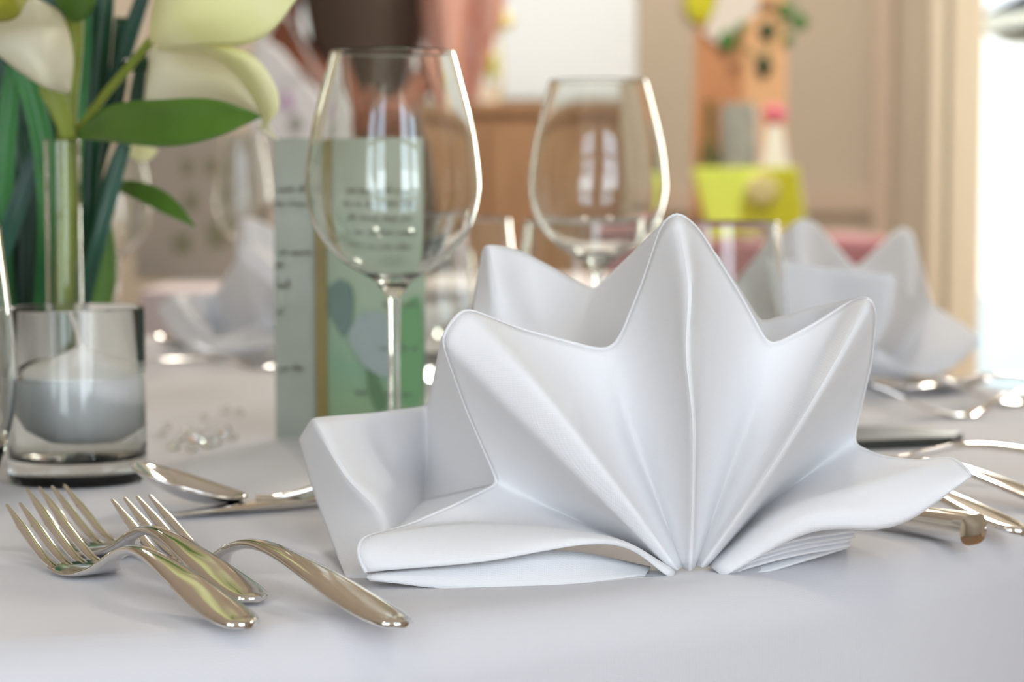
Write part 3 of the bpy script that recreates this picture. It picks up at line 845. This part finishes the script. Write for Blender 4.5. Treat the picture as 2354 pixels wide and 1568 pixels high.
# narrow tube vase with the lily stem
dv = 1.17
tv = TP(155, 430 + .155 * F / dv); tvz = .155 - (325 - 430) * dv / F
vase = MB().lathe([(0, 0), (.0095, 0), (.0105, .001), (.0105, tvz), (.0100, tvz + .0005), (.0094, tvz), (.0093, .006), (0, .005)], 48).build('tube_vase', M['glass'])
vase.location = tv; tag(vase, 'narrow clear tube vase holding the lily stem behind the candle glass', 'vase')
lily = empty('lily_stem', tv)
def lp(mb, name, mat, **kw):
    o = mb.build(name, mat, lily, **kw); o.location = -tv; return o
lp(MB().tube(cr([tv + Vector((0, 0, .008)), P(150, 700, dv), P(155, 500, dv), P(155, 330, dv), P(158, 230, dv), P(168, 120, dv), P(172, 20, dv + .005), P(172, -60, dv)], 40), [.0062] * 20 + [.0055] * 20, 16), 'stem', M['stem'])
lp(MB().tube(cr([P(172, 312, dv - .004), P(240, 220, dv - .02), P(300, 150, dv - .03), P(348, 92, dv - .04)], 20), .0026, 10), 'side_stem', M['stem'])
lp(MB().grid(strip([(178, 312, 1.155), (260, 285, 1.12), (390, 283, 1.08), (500, 272, 1.06), (602, 267, 1.05)], [14, 82, 108, 86, 3], 34, .25)), 'leaf', M['leaf'], solid=.0006)
lp(MB().grid(strip([(262, 425, 1.24), (320, 438, 1.22), (385, 470, 1.20), (450, 522, 1.19)], [20, 42, 44, 3], 24, .2)), 'leaf', M['leaf'], solid=.0006)
lp(MB().grid(strip([(225, 720, 1.25), (238, 640, 1.25), (245, 560, 1.25), (248, 500, 1.25)], [50, 62, 40, 8], 20, .2)), 'leaf', M['leaf'], solid=.0006)
lp(MB().grid(strip([(172, 50, 1.15), (172, 10, 1.14), (175, -40, 1.13), (180, -110, 1.13)], [16, 86, 96, 10], 20, .25)), 'leaf', M['leaf'], solid=.0006)
lp(MB().grid(strip([(160, 320, 1.155), (135, 240, 1.15), (110, 200, 1.15), (95, 120, 1.15)], [30, 50, 40, 10], 20, .25)), 'leaf', M['stem'], solid=.0006)
lp(MB().grid(skin_patch([(-60, 40, 1.10), (-20, 110, 1.08), (55, 172, 1.07), (110, 203, 1.07), (157, 217, 1.09)],
                        [(20, -30, 1.13), (120, 15, 1.12), (152, 55, 1.11), (168, 140, 1.10), (160, 217, 1.09)], .022)), 'petal', M['petal'], solid=.0007)
lp(MB().grid(skin_patch([(-40, 60, 1.14), (20, 40, 1.12), (60, 20, 1.12), (90, -20, 1.12)],
                        [(-60, -60, 1.15), (20, -60, 1.14), (80, -60, 1.13), (140, -60, 1.13)], .012)), 'petal', M['petal'], solid=.0007)
lp(MB().grid(skin_patch([(-50, 45, 1.06), (0, 50, 1.055), (40, 38, 1.055), (62, 0, 1.06)],
                        [(-60, -40, 1.06), (-20, -50, 1.05), (20, -50, 1.05), (60, -40, 1.06)], .015)), 'throat', M['throat'], solid=.0007)
# right bloom, seen from the side
lp(MB().grid(skin_patch([(346, 98, 1.125), (400, 108, 1.105), (480, 106, 1.09), (560, 102, 1.08), (625, 72, 1.075), (680, 0, 1.075)],
                        [(344, 88, 1.13), (352, 20, 1.13), (370, -50, 1.12), (430, -110, 1.11), (560, -130, 1.10), (690, -90, 1.09)], .022, 28, 16)), 'petal', M['petalyel'], solid=.0007)
lp(MB().grid(skin_patch([(346, 108, 1.125), (430, 104, 1.11), (520, 105, 1.095), (590, 135, 1.085), (632, 195, 1.08), (640, 250, 1.08), (606, 296, 1.085)],
                        [(346, 112, 1.13), (400, 118, 1.125), (470, 125, 1.12), (530, 160, 1.115), (575, 215, 1.11), (600, 265, 1.10), (604, 297, 1.09)], .010, 34, 12)), 'petal', M['petalyel'], solid=.0007)
lp(MB().grid(skin_patch([(346, 110, 1.15), (400, 118, 1.15), (480, 122, 1.15), (540, 150, 1.145), (580, 205, 1.14), (605, 262, 1.13)],
                        [(330, 240, 1.16), (400, 240, 1.16), (470, 236, 1.155), (520, 240, 1.15), (570, 255, 1.14), (606, 266, 1.13)], .012, 24, 12)), 'petal', M['petal'], solid=.0007)
lp(MB().grid(strip([(600, 280, 1.09), (615, 300, 1.09), (640, 322, 1.09)], [26, 22, 3], 12, .2)), 'petal', M['petal'], solid=.0006)
lp(MB().grid(strip([(285, 335, 1.22), (330, 352, 1.22), (362, 345, 1.22)], [30, 42, 6], 12, .2)), 'petal', M['petalyel'], solid=.0006)
tag(lily, 'cream lilies on a yellow-green stem with broad leaves in the tube vase', 'flower')

# low dish that holds the blades
vb = TP(95, 430 + .155 * F / 1.31)
dish = MB().lathe([(0, 0), (.024, 0), (.029, .002), (.031, .030), (.032, .050), (.0312, .0505), (.0302, .049), (.029, .030), (.026, .006), (0, .005)], 64).build('glass_dish', M['glass'])
dish.location = vb; tag(dish, 'low clear glass vase foot around the dark green blades', 'vase')
sheaf = empty('leaf_sheaf', vb)
def blade(pts, w, mat, n=26, fold=.35):
    o = MB().grid(strip(pts, w, n, fold)).build('blade', M[mat], sheaf, solid=.0008); o.location = -vb
rnd = random.Random(11)
for k in range(34):
    x0 = rnd.uniform(40, 165); x1 = x0 + rnd.gauss(0, 60) + (x0 - 100) * .5; xm = (x0 + x1) / 2 + rnd.uniform(-15, 15)
    if x1 > 215: x1 = 215
    if x1 < -90: x1 = -90
    d = rnd.uniform(1.285, 1.34)
    blade([(x0, 935, 1.31), (x0 + (xm - x0) * .4, 760, d), (xm, 460, d), (x1, 150, d), (x1 + rnd.uniform(-10, 10), rnd.uniform(-120, 60), d)], [24, 38, 46, 42, 20], rnd.choice(['leafdark', 'leafdark', 'leafdark', 'leafmid', 'leafblue']))
for pts, w, mt in [
    ([(100, 900, 1.30), (98, 720, 1.24), (112, 520, 1.22), (100, 330, 1.22), (60, 170, 1.22), (20, 60, 1.22)], [26, 40, 46, 52, 46, 10], 'leafmid'),
    ([(70, 900, 1.30), (-25, 700, 1.24), (20, 540, 1.22), (78, 370, 1.22), (110, 250, 1.23)], [20, 40, 44, 36, 8], 'leafblue'),
    ([(50, 900, 1.30), (10, 620, 1.25), (8, 420, 1.24), (25, 220, 1.24), (40, 80, 1.24)], [26, 44, 50, 42, 10], 'leafmid'),
    ([(110, 920, 1.30), (165, 560, 1.24), (172, 330, 1.23), (188, 160, 1.23), (195, 0, 1.23)], [24, 38, 40, 44, 30], 'leafmid'),
    ([(140, 920, 1.30), (200, 560, 1.25), (215, 330, 1.25), (236, 120, 1.25), (250, -40, 1.25)], [20, 34, 36, 40, 30], 'leafdark'),
    ([(120, 920, 1.30), (185, 520, 1.26), (232, 300, 1.26), (290, 110, 1.26), (340, -40, 1.26)], [20, 30, 36, 38, 30], 'leafblue'),
    ([(115, 920, 1.28), (172, 770, 1.22), (215, 600, 1.20), (255, 450, 1.20), (288, 330, 1.20)], [20, 34, 36, 34, 30], 'leafblue'),
    ([(125, 920, 1.30), (225, 500, 1.25), (300, 300, 1.25), (318, 200, 1.25), (330, 120, 1.25)], [20, 30, 34, 32, 20], 'leafdark'),
    ([(110, 920, 1.30), (190, 600, 1.27), (215, 400, 1.27), (270, 200, 1.27), (280, 40, 1.27)], [20, 40, 44, 44, 30], 'leafdark'),
]: blade(pts, w, mt)
o = MB().tube(cr([P(285, 150, 1.21), P(330, 150, 1.205), P(380, 150, 1.20), P(426, 146, 1.20)], 12), .0038, 12).build('cut_stem', M['leafdark'], sheaf); o.location = -vb
tag(sheaf, 'sheaf of dark green upright blade leaves behind the candle glass', 'leaves')

# ------------------------------------------------------------------ second table at the left rear
x0 = (312 - 1177) / F * 3.03
st_ = MB()
rows = []
prof = []
def rrect(w, h, r, n=8):
    out = []
    for cx_, cy_, a0 in ((w - r, h - r, 0), (-w + r, h - r, 90), (-w + r, -h + r, 180), (w - r, -h + r, 270)):
        for k in range(n + 1):
            a = math.radians(a0 + 90 * k / n); out.append((cx_ + r * math.cos(a), cy_ + r * math.sin(a)))
    return out
base = rrect(.42, .26, .03)
base = [(base[i][0] + (base[(i + 1) % len(base)][0] - base[i][0]) * t, base[i][1] + (base[(i + 1) % len(base)][1] - base[i][1]) * t) for i in range(len(base)) for t in (0, .25, .5, .75)]
rings = []
for (sc_, z, w) in [(.01, .75, 0), (.5, .75, 0), (.97, .75, 0), (.99, .748, 0), (1, .74, 0), (1.005, .7, .3), (1.01, .5, .7), (1.02, .25, 1), (1.03, .012, 1.2)]:
    rings.append([Vector((x * sc_ * (1 + .012 * w * math.sin(i * .55)), y * sc_ * (1 + .02 * w * math.sin(i * .55)), z)) for i, (x, y) in enumerate(base)])
v = [p for r_ in rings for p in r_]; n_ = len(base)
f = [(i * n_ + k, i * n_ + (k + 1) % n_, (i + 1) * n_ + (k + 1) % n_, (i + 1) * n_ + k) for i in range(len(rings) - 1) for k in range(n_)] + [tuple(range(n_))]
t2 = MB().add(v, f).build('side_table_cloth', M['pink_cloth']); t2.location = (x0 + .42, 3.03 + .26, 0)
tag(t2, 'pinkish white cloth over a small side table at the left rear', 'tablecloth')
M['boardgrey'] = pbr('grey_beige_board', rgb(178, 170, 156), .7)
M['olive'] = pbr('olive_print', rgb(140, 138, 112), .7)
pb = empty('photo_board', (P(465, 500, 3.35).x, 3.35, .75))
MB().box(-.115, .115, 0, .015, 0.0005, .245).build('board', M['boardgrey'], pb, smooth=False, bevel=.003)
MB().box(-.04, .04, .015, .09, 0.0005, .01).build('foot', M['boardgrey'], pb, smooth=False)
for (px, py, w, h) in [(432, 385, 24, 34), (490, 385, 30, 36), (420, 560, 40, 44), (500, 540, 44, 60), (440, 465, 30, 40), (510, 450, 30, 36)]:
    q = P(px, py, 3.35); x_, z_ = q.x - pb.location.x, q.z - .75; w_, h_ = w * 3.35 / F / 2, h * 3.35 / F / 2
    MB().box(x_ - w_, x_ + w_, -.003, 0, z_ - h_, z_ + h_).build('print', M['olive'], pb, smooth=False)
tag(pb, 'grey beige display board with small olive pictures on the side table', 'board')

# ------------------------------------------------------------------ brown sideboard under the back window
ys = 5.2
cab = empty('wooden_sideboard', ((800 + 1452) / 2 * 1.0 * 0, 0, 0))
cx0, cx1, cz = (790 - 1177) / F * ys, (1452 - 1177) / F * ys, EYE + 193 / F * ys
cab.location = ((cx0 + cx1) / 2, ys + .2, 0); hw = (cx1 - cx0) / 2
MB().box(-hw, hw, -.2, .2, .06, cz - .03).build('body', M['brown'], cab, smooth=False, bevel=.004)
MB().box(-hw - .01, hw + .005, -.215, .2, cz - .03, cz).build('top_board', M['brown'], cab, smooth=False, bevel=.004)
MB().box(-hw + .03, hw - .03, -.17, .19, 0, .06).build('plinth', M['brown'], cab, smooth=False)
for s_ in (-1, 1):
    dr = MB().box(min(0, s_ * (hw - .02)) + .003, max(0, s_ * (hw - .02)) - .003, -.216, -.2, .1, cz - .06).build('cabinet_door', M['brown'], cab, smooth=False, bevel=.003)
    MB().ball((s_ * .03, -.228, .62), .012).build('knob', M['steel'], dr)
tag(cab, 'plain brown wooden sideboard standing below the white blind', 'sideboard')
# small green flower in a white pot on it
M['lime'] = pbr('lime_green_paper', rgb(238, 255, 100), .5)
M['limey'] = pbr('yellow_green_card', rgb(206, 204, 20), .5)
M['white'] = pbr('white_ceramic', rgb(240, 238, 230), .35)
M['green'] = pbr('round_leaf_green', rgb(70, 120, 50), .5)
M['dgreen'] = pbr('deep_leaf_green', rgb(30, 66, 34), .5)
pp = P(1124, 237, ys + .1)
fp = empty('potted_flower', (pp.x, ys + .1, cz))
MB().lathe([(0, 0), (.022, 0), (.030, .045), (.032, .05), (.028, .05), (.02, .044), (0, .044)], 32).build('pot', M['white'], fp)
b = MB().tube([(0, 0, .04), (0, 0, .08)], .004, 8)
b.build('stem', M['green'], fp)
b = MB()
for k in range(7): b.ball((.012 * math.cos(k * .9), .012 * math.sin(k * .9), .085 + .008 * k * .7), .016, 10, 6, (.9, .9, 1.1))
b.build('bloom', M['limey'], fp)
tag(fp, 'tiny lime yellow flower in a white pot on the brown sideboard', 'flower')
M['cream'] = pbr('pale_yellow_flower', rgb(226, 214, 150), .6)
q = P(1150, 45, ys + .08)
yb_ = empty('dried_branch', (q.x, ys + .13, cz))
MB().tube(cr([(0, 0, 0.0), (.005, 0, .12), (-.01, 0, q.z - cz)], 16), .004, 8).build('twig', M['cream'], yb_)
b = MB(); 
for k in range(6): b.ball((.02 * math.cos(k * 1.1), .015 * math.sin(k * 1.1), q.z - cz + .012 * math.sin(k * 2)), .018, 10, 6)
b.build('bloom', M['cream'], yb_)
tag(yb_, 'pale yellow blossom twig standing on the sideboard beside the pink shawl', 'flower')

# ------------------------------------------------------------------ gift table at the right rear
dg = 4.0; kx = lambda px, d: (px - 1177) / F * d; kz = lambda py, d: EYE + (430 - py) / F * d
M['mauve'] = cloth_mat('mauve_cloth', rgb(176, 122, 128), 0)
rings = []
base = rrect(.30, .32, .03)
base = [(base[i][0] + (base[(i + 1) % len(base)][0] - base[i][0]) * t, base[i][1] + (base[(i + 1) % len(base)][1] - base[i][1]) * t) for i in range(len(base)) for t in (0, .25, .5, .75)]
ztab = kz(548, dg)
for (sc_, z, w) in [(.01, ztab, 0), (.5, ztab, 0), (.97, ztab, 0), (1, ztab - .01, 0), (1.005, ztab - .05, .3), (1.01, .5, .7), (1.02, .25, 1), (1.03, .012, 1.2)]:
    rings.append([Vector((x * sc_ * (1 + .012 * w * math.sin(i * .6)), y * sc_ * (1 + .02 * w * math.sin(i * .6)), z)) for i, (x, y) in enumerate(base)])
v = [p for r_ in rings for p in r_]; n_ = len(base)
f = [(i * n_ + k, i * n_ + (k + 1) % n_, (i + 1) * n_ + (k + 1) % n_, (i + 1) * n_ + k) for i in range(len(rings) - 1) for k in range(n_)] + [tuple(range(n_))]
gt = MB().add(v, f).build('gift_table_cloth', M['mauve']); gt.location = (kx(1735, dg), dg + .29, 0)
tag(gt, 'mauve cloth over the gift table at the right rear', 'tablecloth')
gx = kx(1725, dg); gb = empty('gift_box', (gx, dg + .02, ztab))
def gp(px, py): return Vector((kx(px, dg) - gx, 0, max(0.0006, kz(py, dg) - ztab)))
MB().prism([gp(1640, 548), gp(1856, 520) * 1.0 + Vector((0, 0, -.0)), gp(1836, 384), gp(1598, 386)], (0, 0, 0), (0, .09, 0)).build('box_body', M['lime'], gb, smooth=False, bevel=.003)
b = MB().prism([gp(1752, 386) + Vector((0, -.002, 0)), gp(1700, 470) + Vector((0, -.002, 0)), gp(1712, 530) + Vector((0, -.002, 0)), gp(1850, 516) + Vector((0, -.002, 0)), gp(1834, 388) + Vector((0, -.002, 0))], (0, 0, 0), (0, .0025, 0)).build('yellow_panel', M['limey'], gb, smooth=False)
b = MB()
c = gp(1752, 435)
for k in range(6):
    a = k * math.pi / 3; b.ball(c + Vector((.016 * math.cos(a), -.008, .016 * math.sin(a))), .016, 12, 8, (1.2, .5, .9))
b.build('paper_flower', M['cream'], gb)
tag(gb, 'slanted lime green gift box with a yellow flower on the mauve cloth', 'box')
d2 = 4.3
M['greyjar'] = pbr('grey_stoneware', rgb(170, 172, 164), .4, col2=rgb(140, 146, 140), vscale=30)
o = MB().lathe([(0, 0), (.036, 0), (.042, .02), (.042, kz(250, d2) - ztab - .02), (.036, kz(240, d2) - ztab), (.030, kz(240, d2) - ztab), (.03, .02), (0, .02)], 40).build('stoneware_jar', M['greyjar'])
o.location = (kx(1696, d2), d2, ztab); tag(o, 'tall grey stoneware jar behind the lime green box', 'jar')
M['olivebot'] = pbr('olive_bottle_glass', rgb(118, 116, 62), .3, col2=rgb(80, 82, 50), vscale=20)
o = MB().lathe([(0, 0), (.020, 0), (.022, .015), (.022, .16), (.016, .19), (.009, .205), (.009, kz(238, d2) - ztab), (.0105, kz(238, d2) - ztab + .004), (0, kz(238, d2) - ztab + .005)], 32).build('olive_bottle', M['olivebot'])
o.location = (kx(1628, d2), d2, ztab); tag(o, 'slim olive green bottle left of the grey jar', 'bottle')
d3 = 4.22
o = MB().lathe([(0, 0), (.030, 0), (.034, .03), (.034, .10), (.024, .17), (.015, kz(288, d3) - ztab), (.012, kz(288, d3) - ztab), (.02, .16), (.028, .05), (0, .03)], 40).build('white_vase', M['white'])
o.location = (kx(1778, d3), d3, ztab); tag(o, 'white tapering vase right of the grey jar', 'vase')
M['pink'] = pbr('pink_rose', rgb(238, 128, 150), .6)
pr2 = empty('pink_rose', (kx(1778, d3), d3, ztab + .034))
zr = kz(265, d3) - ztab - .034
MB().tube([(0, 0, 0), (0, 0, zr)], .003, 8).build('stem', M['green'], pr2)
b = MB().ball((0, 0, zr), .022)
for k in range(7): b.ball((.012 * math.cos(k * .9), .012 * math.sin(k * .9), zr + .004 * (k % 3)), .015, 10, 6)
b.build('bloom', M['pink'], pr2); tag(pr2, 'pink rose bloom standing in the white vase', 'flower')
# wooden board with leaves
d4 = 4.45
M['orange'] = pbr('orange_brown_wood', rgb(208, 150, 102), .5, col2=rgb(196, 138, 90), vscale=5, wave=(8, 8, 1))
M['orangel'] = pbr('light_orange_wood', rgb(238, 192, 142), .5, col2=rgb(228, 180, 130), vscale=5, wave=(8, 8, 1))
post = empty('wooden_post', (kx(1702, d4), d4 + .06, ztab + .0005))
xl, xr_ = kx(1602, d4) - post.location.x, kx(1805, d4) - post.location.x
MB().box(xl, 0, -.05, .05, 0, 1.05).build('dark_half', M['orange'], post, smooth=False, bevel=.004)
MB().box(0.0005, xr_, -.055, .05, 0, 1.05).build('light_half', M['orangel'], post, smooth=False, bevel=.004)
tag(post, 'tall orange brown wooden board standing behind the jar and bottle', 'board')
gl = empty('leaf_garland', (kx(1750, d4), d4 + .012, kz(430, d4)))
def gleaf(px, py, rx, ry, mat, name='round_leaf'):
    x_, z_ = kx(px, d4) - gl.location.x, kz(py, d4) - gl.location.z; kk = d4 / F
    MB().ball((x_, -.012, z_), 1, 16, 8, (rx * kk, .006, ry * kk)).build(name, M[mat], gl)
for a in [(1668, 98, 20, 26, 'green'), (1752, 155, 18, 26, 'dgreen'), (1758, 75, 18, 22, 'dgreen'), (1832, 55, 20, 20, 'green'), (1806, 95, 12, 16, 'green'), (1686, 150, 10, 14, 'brown'), (1700, 68, 12, 14, 'green'), (1760, 15, 24, 14, 'brown'), (1800, 30, 18, 20, 'green')]:
    gleaf(*a)
x_ = kx(1775, d4) - gl.location.x
MB().tube(cr([(kx(1668, d4) - gl.location.x, -.009, kz(98, d4) - gl.location.z), (kx(1720, d4) - gl.location.x, -.009, kz(120, d4) - gl.location.z), (kx(1755, d4) - gl.location.x, -.009, kz(150, d4) - gl.location.z), (x_, -.009, kz(75, d4) - gl.location.z), (kx(1832, d4) - gl.location.x, -.009, kz(40, d4) - gl.location.z), (x_, -.009, kz(-60, d4) - gl.location.z)], 40), .002, 6).build('twine', M['green'], gl)
tag(gl, 'garland of round green leaves hanging on the orange wooden board', 'garland')
d5 = 4.4635
bl = empty('paper_disc', (kx(1605, d5), d5, kz(12, d5)))
M['greyrim'] = pbr('grey_rim', rgb(160, 148, 120), .6)
kk = d5 / F
o = MB().ball((0, 0, 0), 1, 24, 10, (44 * kk, .006, 58 * kk)).build('rim', M['greyrim'], bl)
MB().ball((0, -.006, 0), 1, 24, 10, (34 * kk, .006, 47 * kk)).build('disc', M['limey'], bl)
tag(bl, 'oval lime yellow disc with grey rim at the top left of the wooden board', 'decoration')
M['paper'] = pbr('white_paper', rgb(232, 226, 216), .7)
pts = [(1640, 20), (1650, -60), (1735, -60), (1738, 30), (1650, 108), (1612, 80)]
o = MB().prism([Vector((kx(a, d5), d5 - .012, kz(b_, d5))) for a, b_ in pts], (0, 0, 0), (0, .003, 0)).build('paper_tag', M['paper'], smooth=False)
tag(o, 'large white paper tag hanging slanted on the orange wooden board', 'tag')

# ------------------------------------------------------------------ person in the background
M['skin'] = pbr('brown_skin', rgb(150, 92, 70), .5, subs=.1)
M['dark'] = pbr('dark_brown_fabric', rgb(84, 70, 60), .85)
M['shawl'] = pbr('salmon_pink_fabric', rgb(252, 212, 196), .75, col2=rgb(240, 174, 150), vscale=9, wave=(6, 6, .6), transl=.2)
M['hair'] = pbr('dark_hair', rgb(44, 32, 26), .5)
DP = 4.0
px0 = kx(846, DP)
person = empty('person', (px0, DP, 0))
def body_mesh():
    V = []; E = []; Rr = []
    def j(p, r, par=None):
        V.append(p); Rr.append(r)
        if par is not None: E.append((par, len(V) - 1))
        return len(V) - 1
    pel = j((0, 0, .98), (.145, .10))
    wa = j((0, 0, 1.10), (.112, .085), pel); ch = j((0, 0, 1.30), (.135, .095), wa); nb_ = j((0, .005, 1.44), (.07, .06), ch)
    nk_ = j((0, 0, 1.50), (.045, .045), nb_); hd = j((0, -.005, 1.58), (.06, .068), nk_); hd2 = j((0, -.01, 1.66), (.066, .078), hd); j((0, -.005, 1.73), (.045, .055), hd2)
    for s in (-1, 1):
        h = j((s * .085, 0, .90), (.085, .085), pel); k = j((s * .095, -.01, .50), (.052, .055), h); a = j((s * .10, .02, .09), (.034, .036), k); j((s * .105, -.11, .035), (.036, .026), a)
    el = Vector(P(655, 70, DP)) - Vector((px0, DP, 0)); hn = Vector(P(790, 250, DP - .12)) - Vector((px0, DP, 0))
    sh = j((-.15, 0, 1.42), (.045, .045), nb_); e1_ = j((el.x - .01, .0, el.z), (.040, .040), sh); h1 = j(tuple(hn), (.028, .026), e1_)
    j((hn.x + .05, hn.y - .01, hn.z - .03), (.030, .018), h1)
    sh = j((.15, 0, 1.42), (.045, .045), nb_); e2_ = j((.175, .01, 1.15), (.037, .037), sh); h2 = j((.08, -.20, 1.05), (.027, .025), e2_)
    j((.03, -.225, 1.04), (.030, .018), h2)
    me = bpy.data.meshes.new('body'); me.from_pydata(V, E, []); o = bpy.data.objects.new('body', me); COL.objects.link(o)
    o.modifiers.new('skin', 'SKIN')
    for i, sv in enumerate(me.skin_vertices[0].data):
        sv.radius = Rr[i]; sv.use_root = (i == 0)
    s_ = o.modifiers.new('sub', 'SUBSURF'); s_.levels = 2; s_.render_levels = 2
    me.materials.append(M['skin']); o.parent = person
    return hn
hn = body_mesh()
def fingers(c, sx_):
    mb = MB()
    for k in range(4):
        a = Vector(c) + Vector((sx_ * .02, -.004, .018 - k * .013)); L = [.055, .062, .058, .045][k]
        mb.tube(cr([a, a + Vector((sx_ * L * .5, -.012, -.004)), a + Vector((sx_ * L * .8, .0, -.014)), a + Vector((sx_ * L * .75, .016, -.02))], 10), [.0085] * 8 + [.007, .005], 8)
    a = Vector(c) + Vector((0, -.015, .02)); mb.tube(cr([a, a + Vector((sx_ * .02, -.02, .02)), a + Vector((sx_ * .045, -.022, .018))], 8), [.0095] * 6 + [.008, .005], 8)
    return mb
fingers((hn.x + .05, hn.y - .01, hn.z - .03), 1).build('fingers', M['skin'], person)
fingers((.03, -.225, 1.04), -1).build('fingers', M['skin'], person)
b = MB().ball((0, -.085, 1.645), .013, 10, 6, (.8, 1.2, 1.4)); b.build('nose', M['skin'], person)
b = MB().ball((-.026, -.072, 1.665), .011, 10, 6).ball((.026, -.072, 1.665), .011, 10, 6); b.build('eyes', M['white'], person)
M['lip'] = pbr('lips', rgb(150, 70, 66), .5)
MB().ball((0, -.078, 1.605), .02, 12, 6, (1, .45, .35)).build('mouth', M['lip'], person)
MB().ball((-.068, 0, 1.65), .018, 10, 6, (.4, .8, 1.3)).ball((.068, 0, 1.65), .018, 10, 6, (.4, .8, 1.3)).build('ears', M['skin'], person)
MB().ball((0, .022, 1.69), .092, 20, 12, (.95, 1.0, 1.02)).ball((0, .06, 1.60), .07, 16, 10, (1, .7, 1.3)).build('hair', M['hair'], person)
rows = []
def ring(rx, ry, z, n=40, w=0): return [Vector((rx * (1 + w * math.sin(k * 1.3)) * math.cos(2 * math.pi * k / n), ry * (1 + w * math.sin(k * 1.3)) * math.sin(2 * math.pi * k / n), z)) for k in range(n)]
def rings_mesh(rs):
    n = len(rs[0]); v = [p for r_ in rs for p in r_]
    return MB().add(v, [(i * n + k, i * n + (k + 1) % n, (i + 1) * n + (k + 1) % n, (i + 1) * n + k) for i in range(len(rs) - 1) for k in range(n)])
rings_mesh([ring(.128, .105, 1.0), ring(.105, .10, 1.08), ring(.100, .10, 1.14), ring(.112, .108, 1.22), ring(.128, .115, 1.30), ring(.145, .105, 1.38), ring(.13, .085, 1.44), ring(.07, .065, 1.475)]).build('dark_top', M['dark'], person, solid=.004, offset=1)
rings_mesh([ring(.105, .098, 1.06), ring(.15, .12, .98), ring(.17, .135, .85, w=.02), ring(.19, .16, .6, w=.04), ring(.22, .19, .32, w=.06)]).build('skirt', M['dark'], person, solid=.004, offset=1)
b = MB()
for s in (-1, 1): b.ball((s * .105, -.07, .032), .05, 14, 8, (.85, 2.1, .62))
b.build('shoes', M['dark'], person)
def sq(px, py, d=DP - .06): p = P(px, py, d); return Vector((p.x - px0, p.y - DP, p.z))
cols = [[sq(962, -140), sq(968, 0), sq(985, 120), sq(1030, 210, DP - .02)], [sq(1010, -160, DP - .16), sq(1015, 0, DP - .14), sq(1030, 120, DP - .12), sq(1060, 235, DP - .08)],
        [sq(1075, -160, DP - .1), sq(1080, 0, DP - .08), sq(1082, 120, DP - .06), sq(1078, 240, DP - .04)], [sq(1130, -140, DP - .12), sq(1135, 0, DP - .12), sq(1115, 110, DP - .1), sq(1088, 235, DP - .05)], [sq(1170, -100, DP), sq(1165, 0, DP), sq(1135, 100, DP), sq(1096, 225, DP)],
        [sq(1110, -120, DP + .1), sq(1110, 0, DP + .1), sq(1100, 100, DP + .06), sq(1085, 215, DP + .02)]]
MB().grid(sheet(cols, .01, 4, 20)).build('shawl', M['shawl'], person, solid=.004)
tag(person, 'person standing in a dark brown top with a salmon pink shawl at one side', 'person')
M['lilac'] = pbr('lilac_print', rgb(196, 170, 200), .7)
M['bagw'] = pbr('white_canvas', rgb(228, 230, 232), .8)
db = DP - .26
bag = empty('tote_bag', tuple(P(675, 330, db)))
def bq(px, py, d=db): return P(px, py, d) - bag.location
out_ = [bq(590, 78), bq(640, 110), bq(700, 180), bq(765, 250), bq(780, 330), bq(770, 480), bq(590, 480), bq(575, 300), bq(572, 160)]
MB().prism(out_, (0, 0, 0), (0, .05, 0)).build('bag_body', M['bagw'], bag, smooth=False, bevel=.008)
def disc(px, py, r, mat): MB().ball(bq(px, py) + Vector((0, -.001, 0)), 1, 14, 6, (r * db / F, .002, r * 1.3 * db / F)).build('print', M[mat], bag)
disc(660, 225, 13, 'lilac'); disc(668, 245, 11, 'lilac'); disc(680, 285, 18, 'greyjar'); disc(640, 240, 8, 'lilac')
MB().tube(cr([bq(600, 90) + Vector((0, .02, 0)), bq(660, 40) + Vector((0, -.05, 0)), bq(720, 150) + Vector((0, -.0, 0)), bq(760, 245) + Vector((0, .02, 0))], 20), .005, 8, flat=.5).build('strap', M['bagw'], bag)
tag(bag, 'white cloth bag with lilac print hanging from the bent arm', 'bag')

# ------------------------------------------------------------------ parasol outside the door
pu = empty('patio_umbrella', (3.05, 8.0, -.05))
M['pdark'] = pbr('dark_parasol_fabric', rgb(22, 18, 16), .9)
MB().tube([(0, 0, 0.02), (0, 0, 2.2)], .025, 12).build('pole', M['frame'], pu)
MB().lathe([(0, .0), (.25, .0), (.25, .05), (.04, .09), (0, .09)], 24).build('base', M['greyjar'], pu)
zz0 = kz(14, 8.0)
MB().lathe([(1.22, zz0), (.8, zz0 + .2), (.4, zz0 + .38), (0, zz0 + .5), (0, zz0 + .485), (.4, zz0 + .365), (.8, zz0 + .185), (1.21, zz0 - .012)], 8).build('canopy', M['pdark'], pu, smooth=False)
MB().lathe([(1.22, zz0 - .055), (1.225, zz0 - .005), (1.215, zz0 - .005), (1.21, zz0 - .055)], 8).build('valance', M['frame'], pu, smooth=False)
tag(pu, 'dark parasol with cream edge outside the bright glass door', 'parasol')

# ------------------------------------------------------------------ render look
SC.view_settings.view_transform = 'Standard'; SC.view_settings.look = 'None'
SC.view_settings.gamma = 1; SC.view_settings.exposure = 0.10
SC.cycles.max_bounces = 10; SC.cycles.transmission_bounces = 10; SC.cycles.transparent_max_bounces = 12
SC.cycles.diffuse_bounces = 3; SC.cycles.glossy_bounces = 4
SC.cycles.adaptive_threshold = 0.08
SC.cycles.sample_clamp_indirect = 20.0; SC.cycles.blur_glossy = 0.3
SC.cycles.use_denoising = True
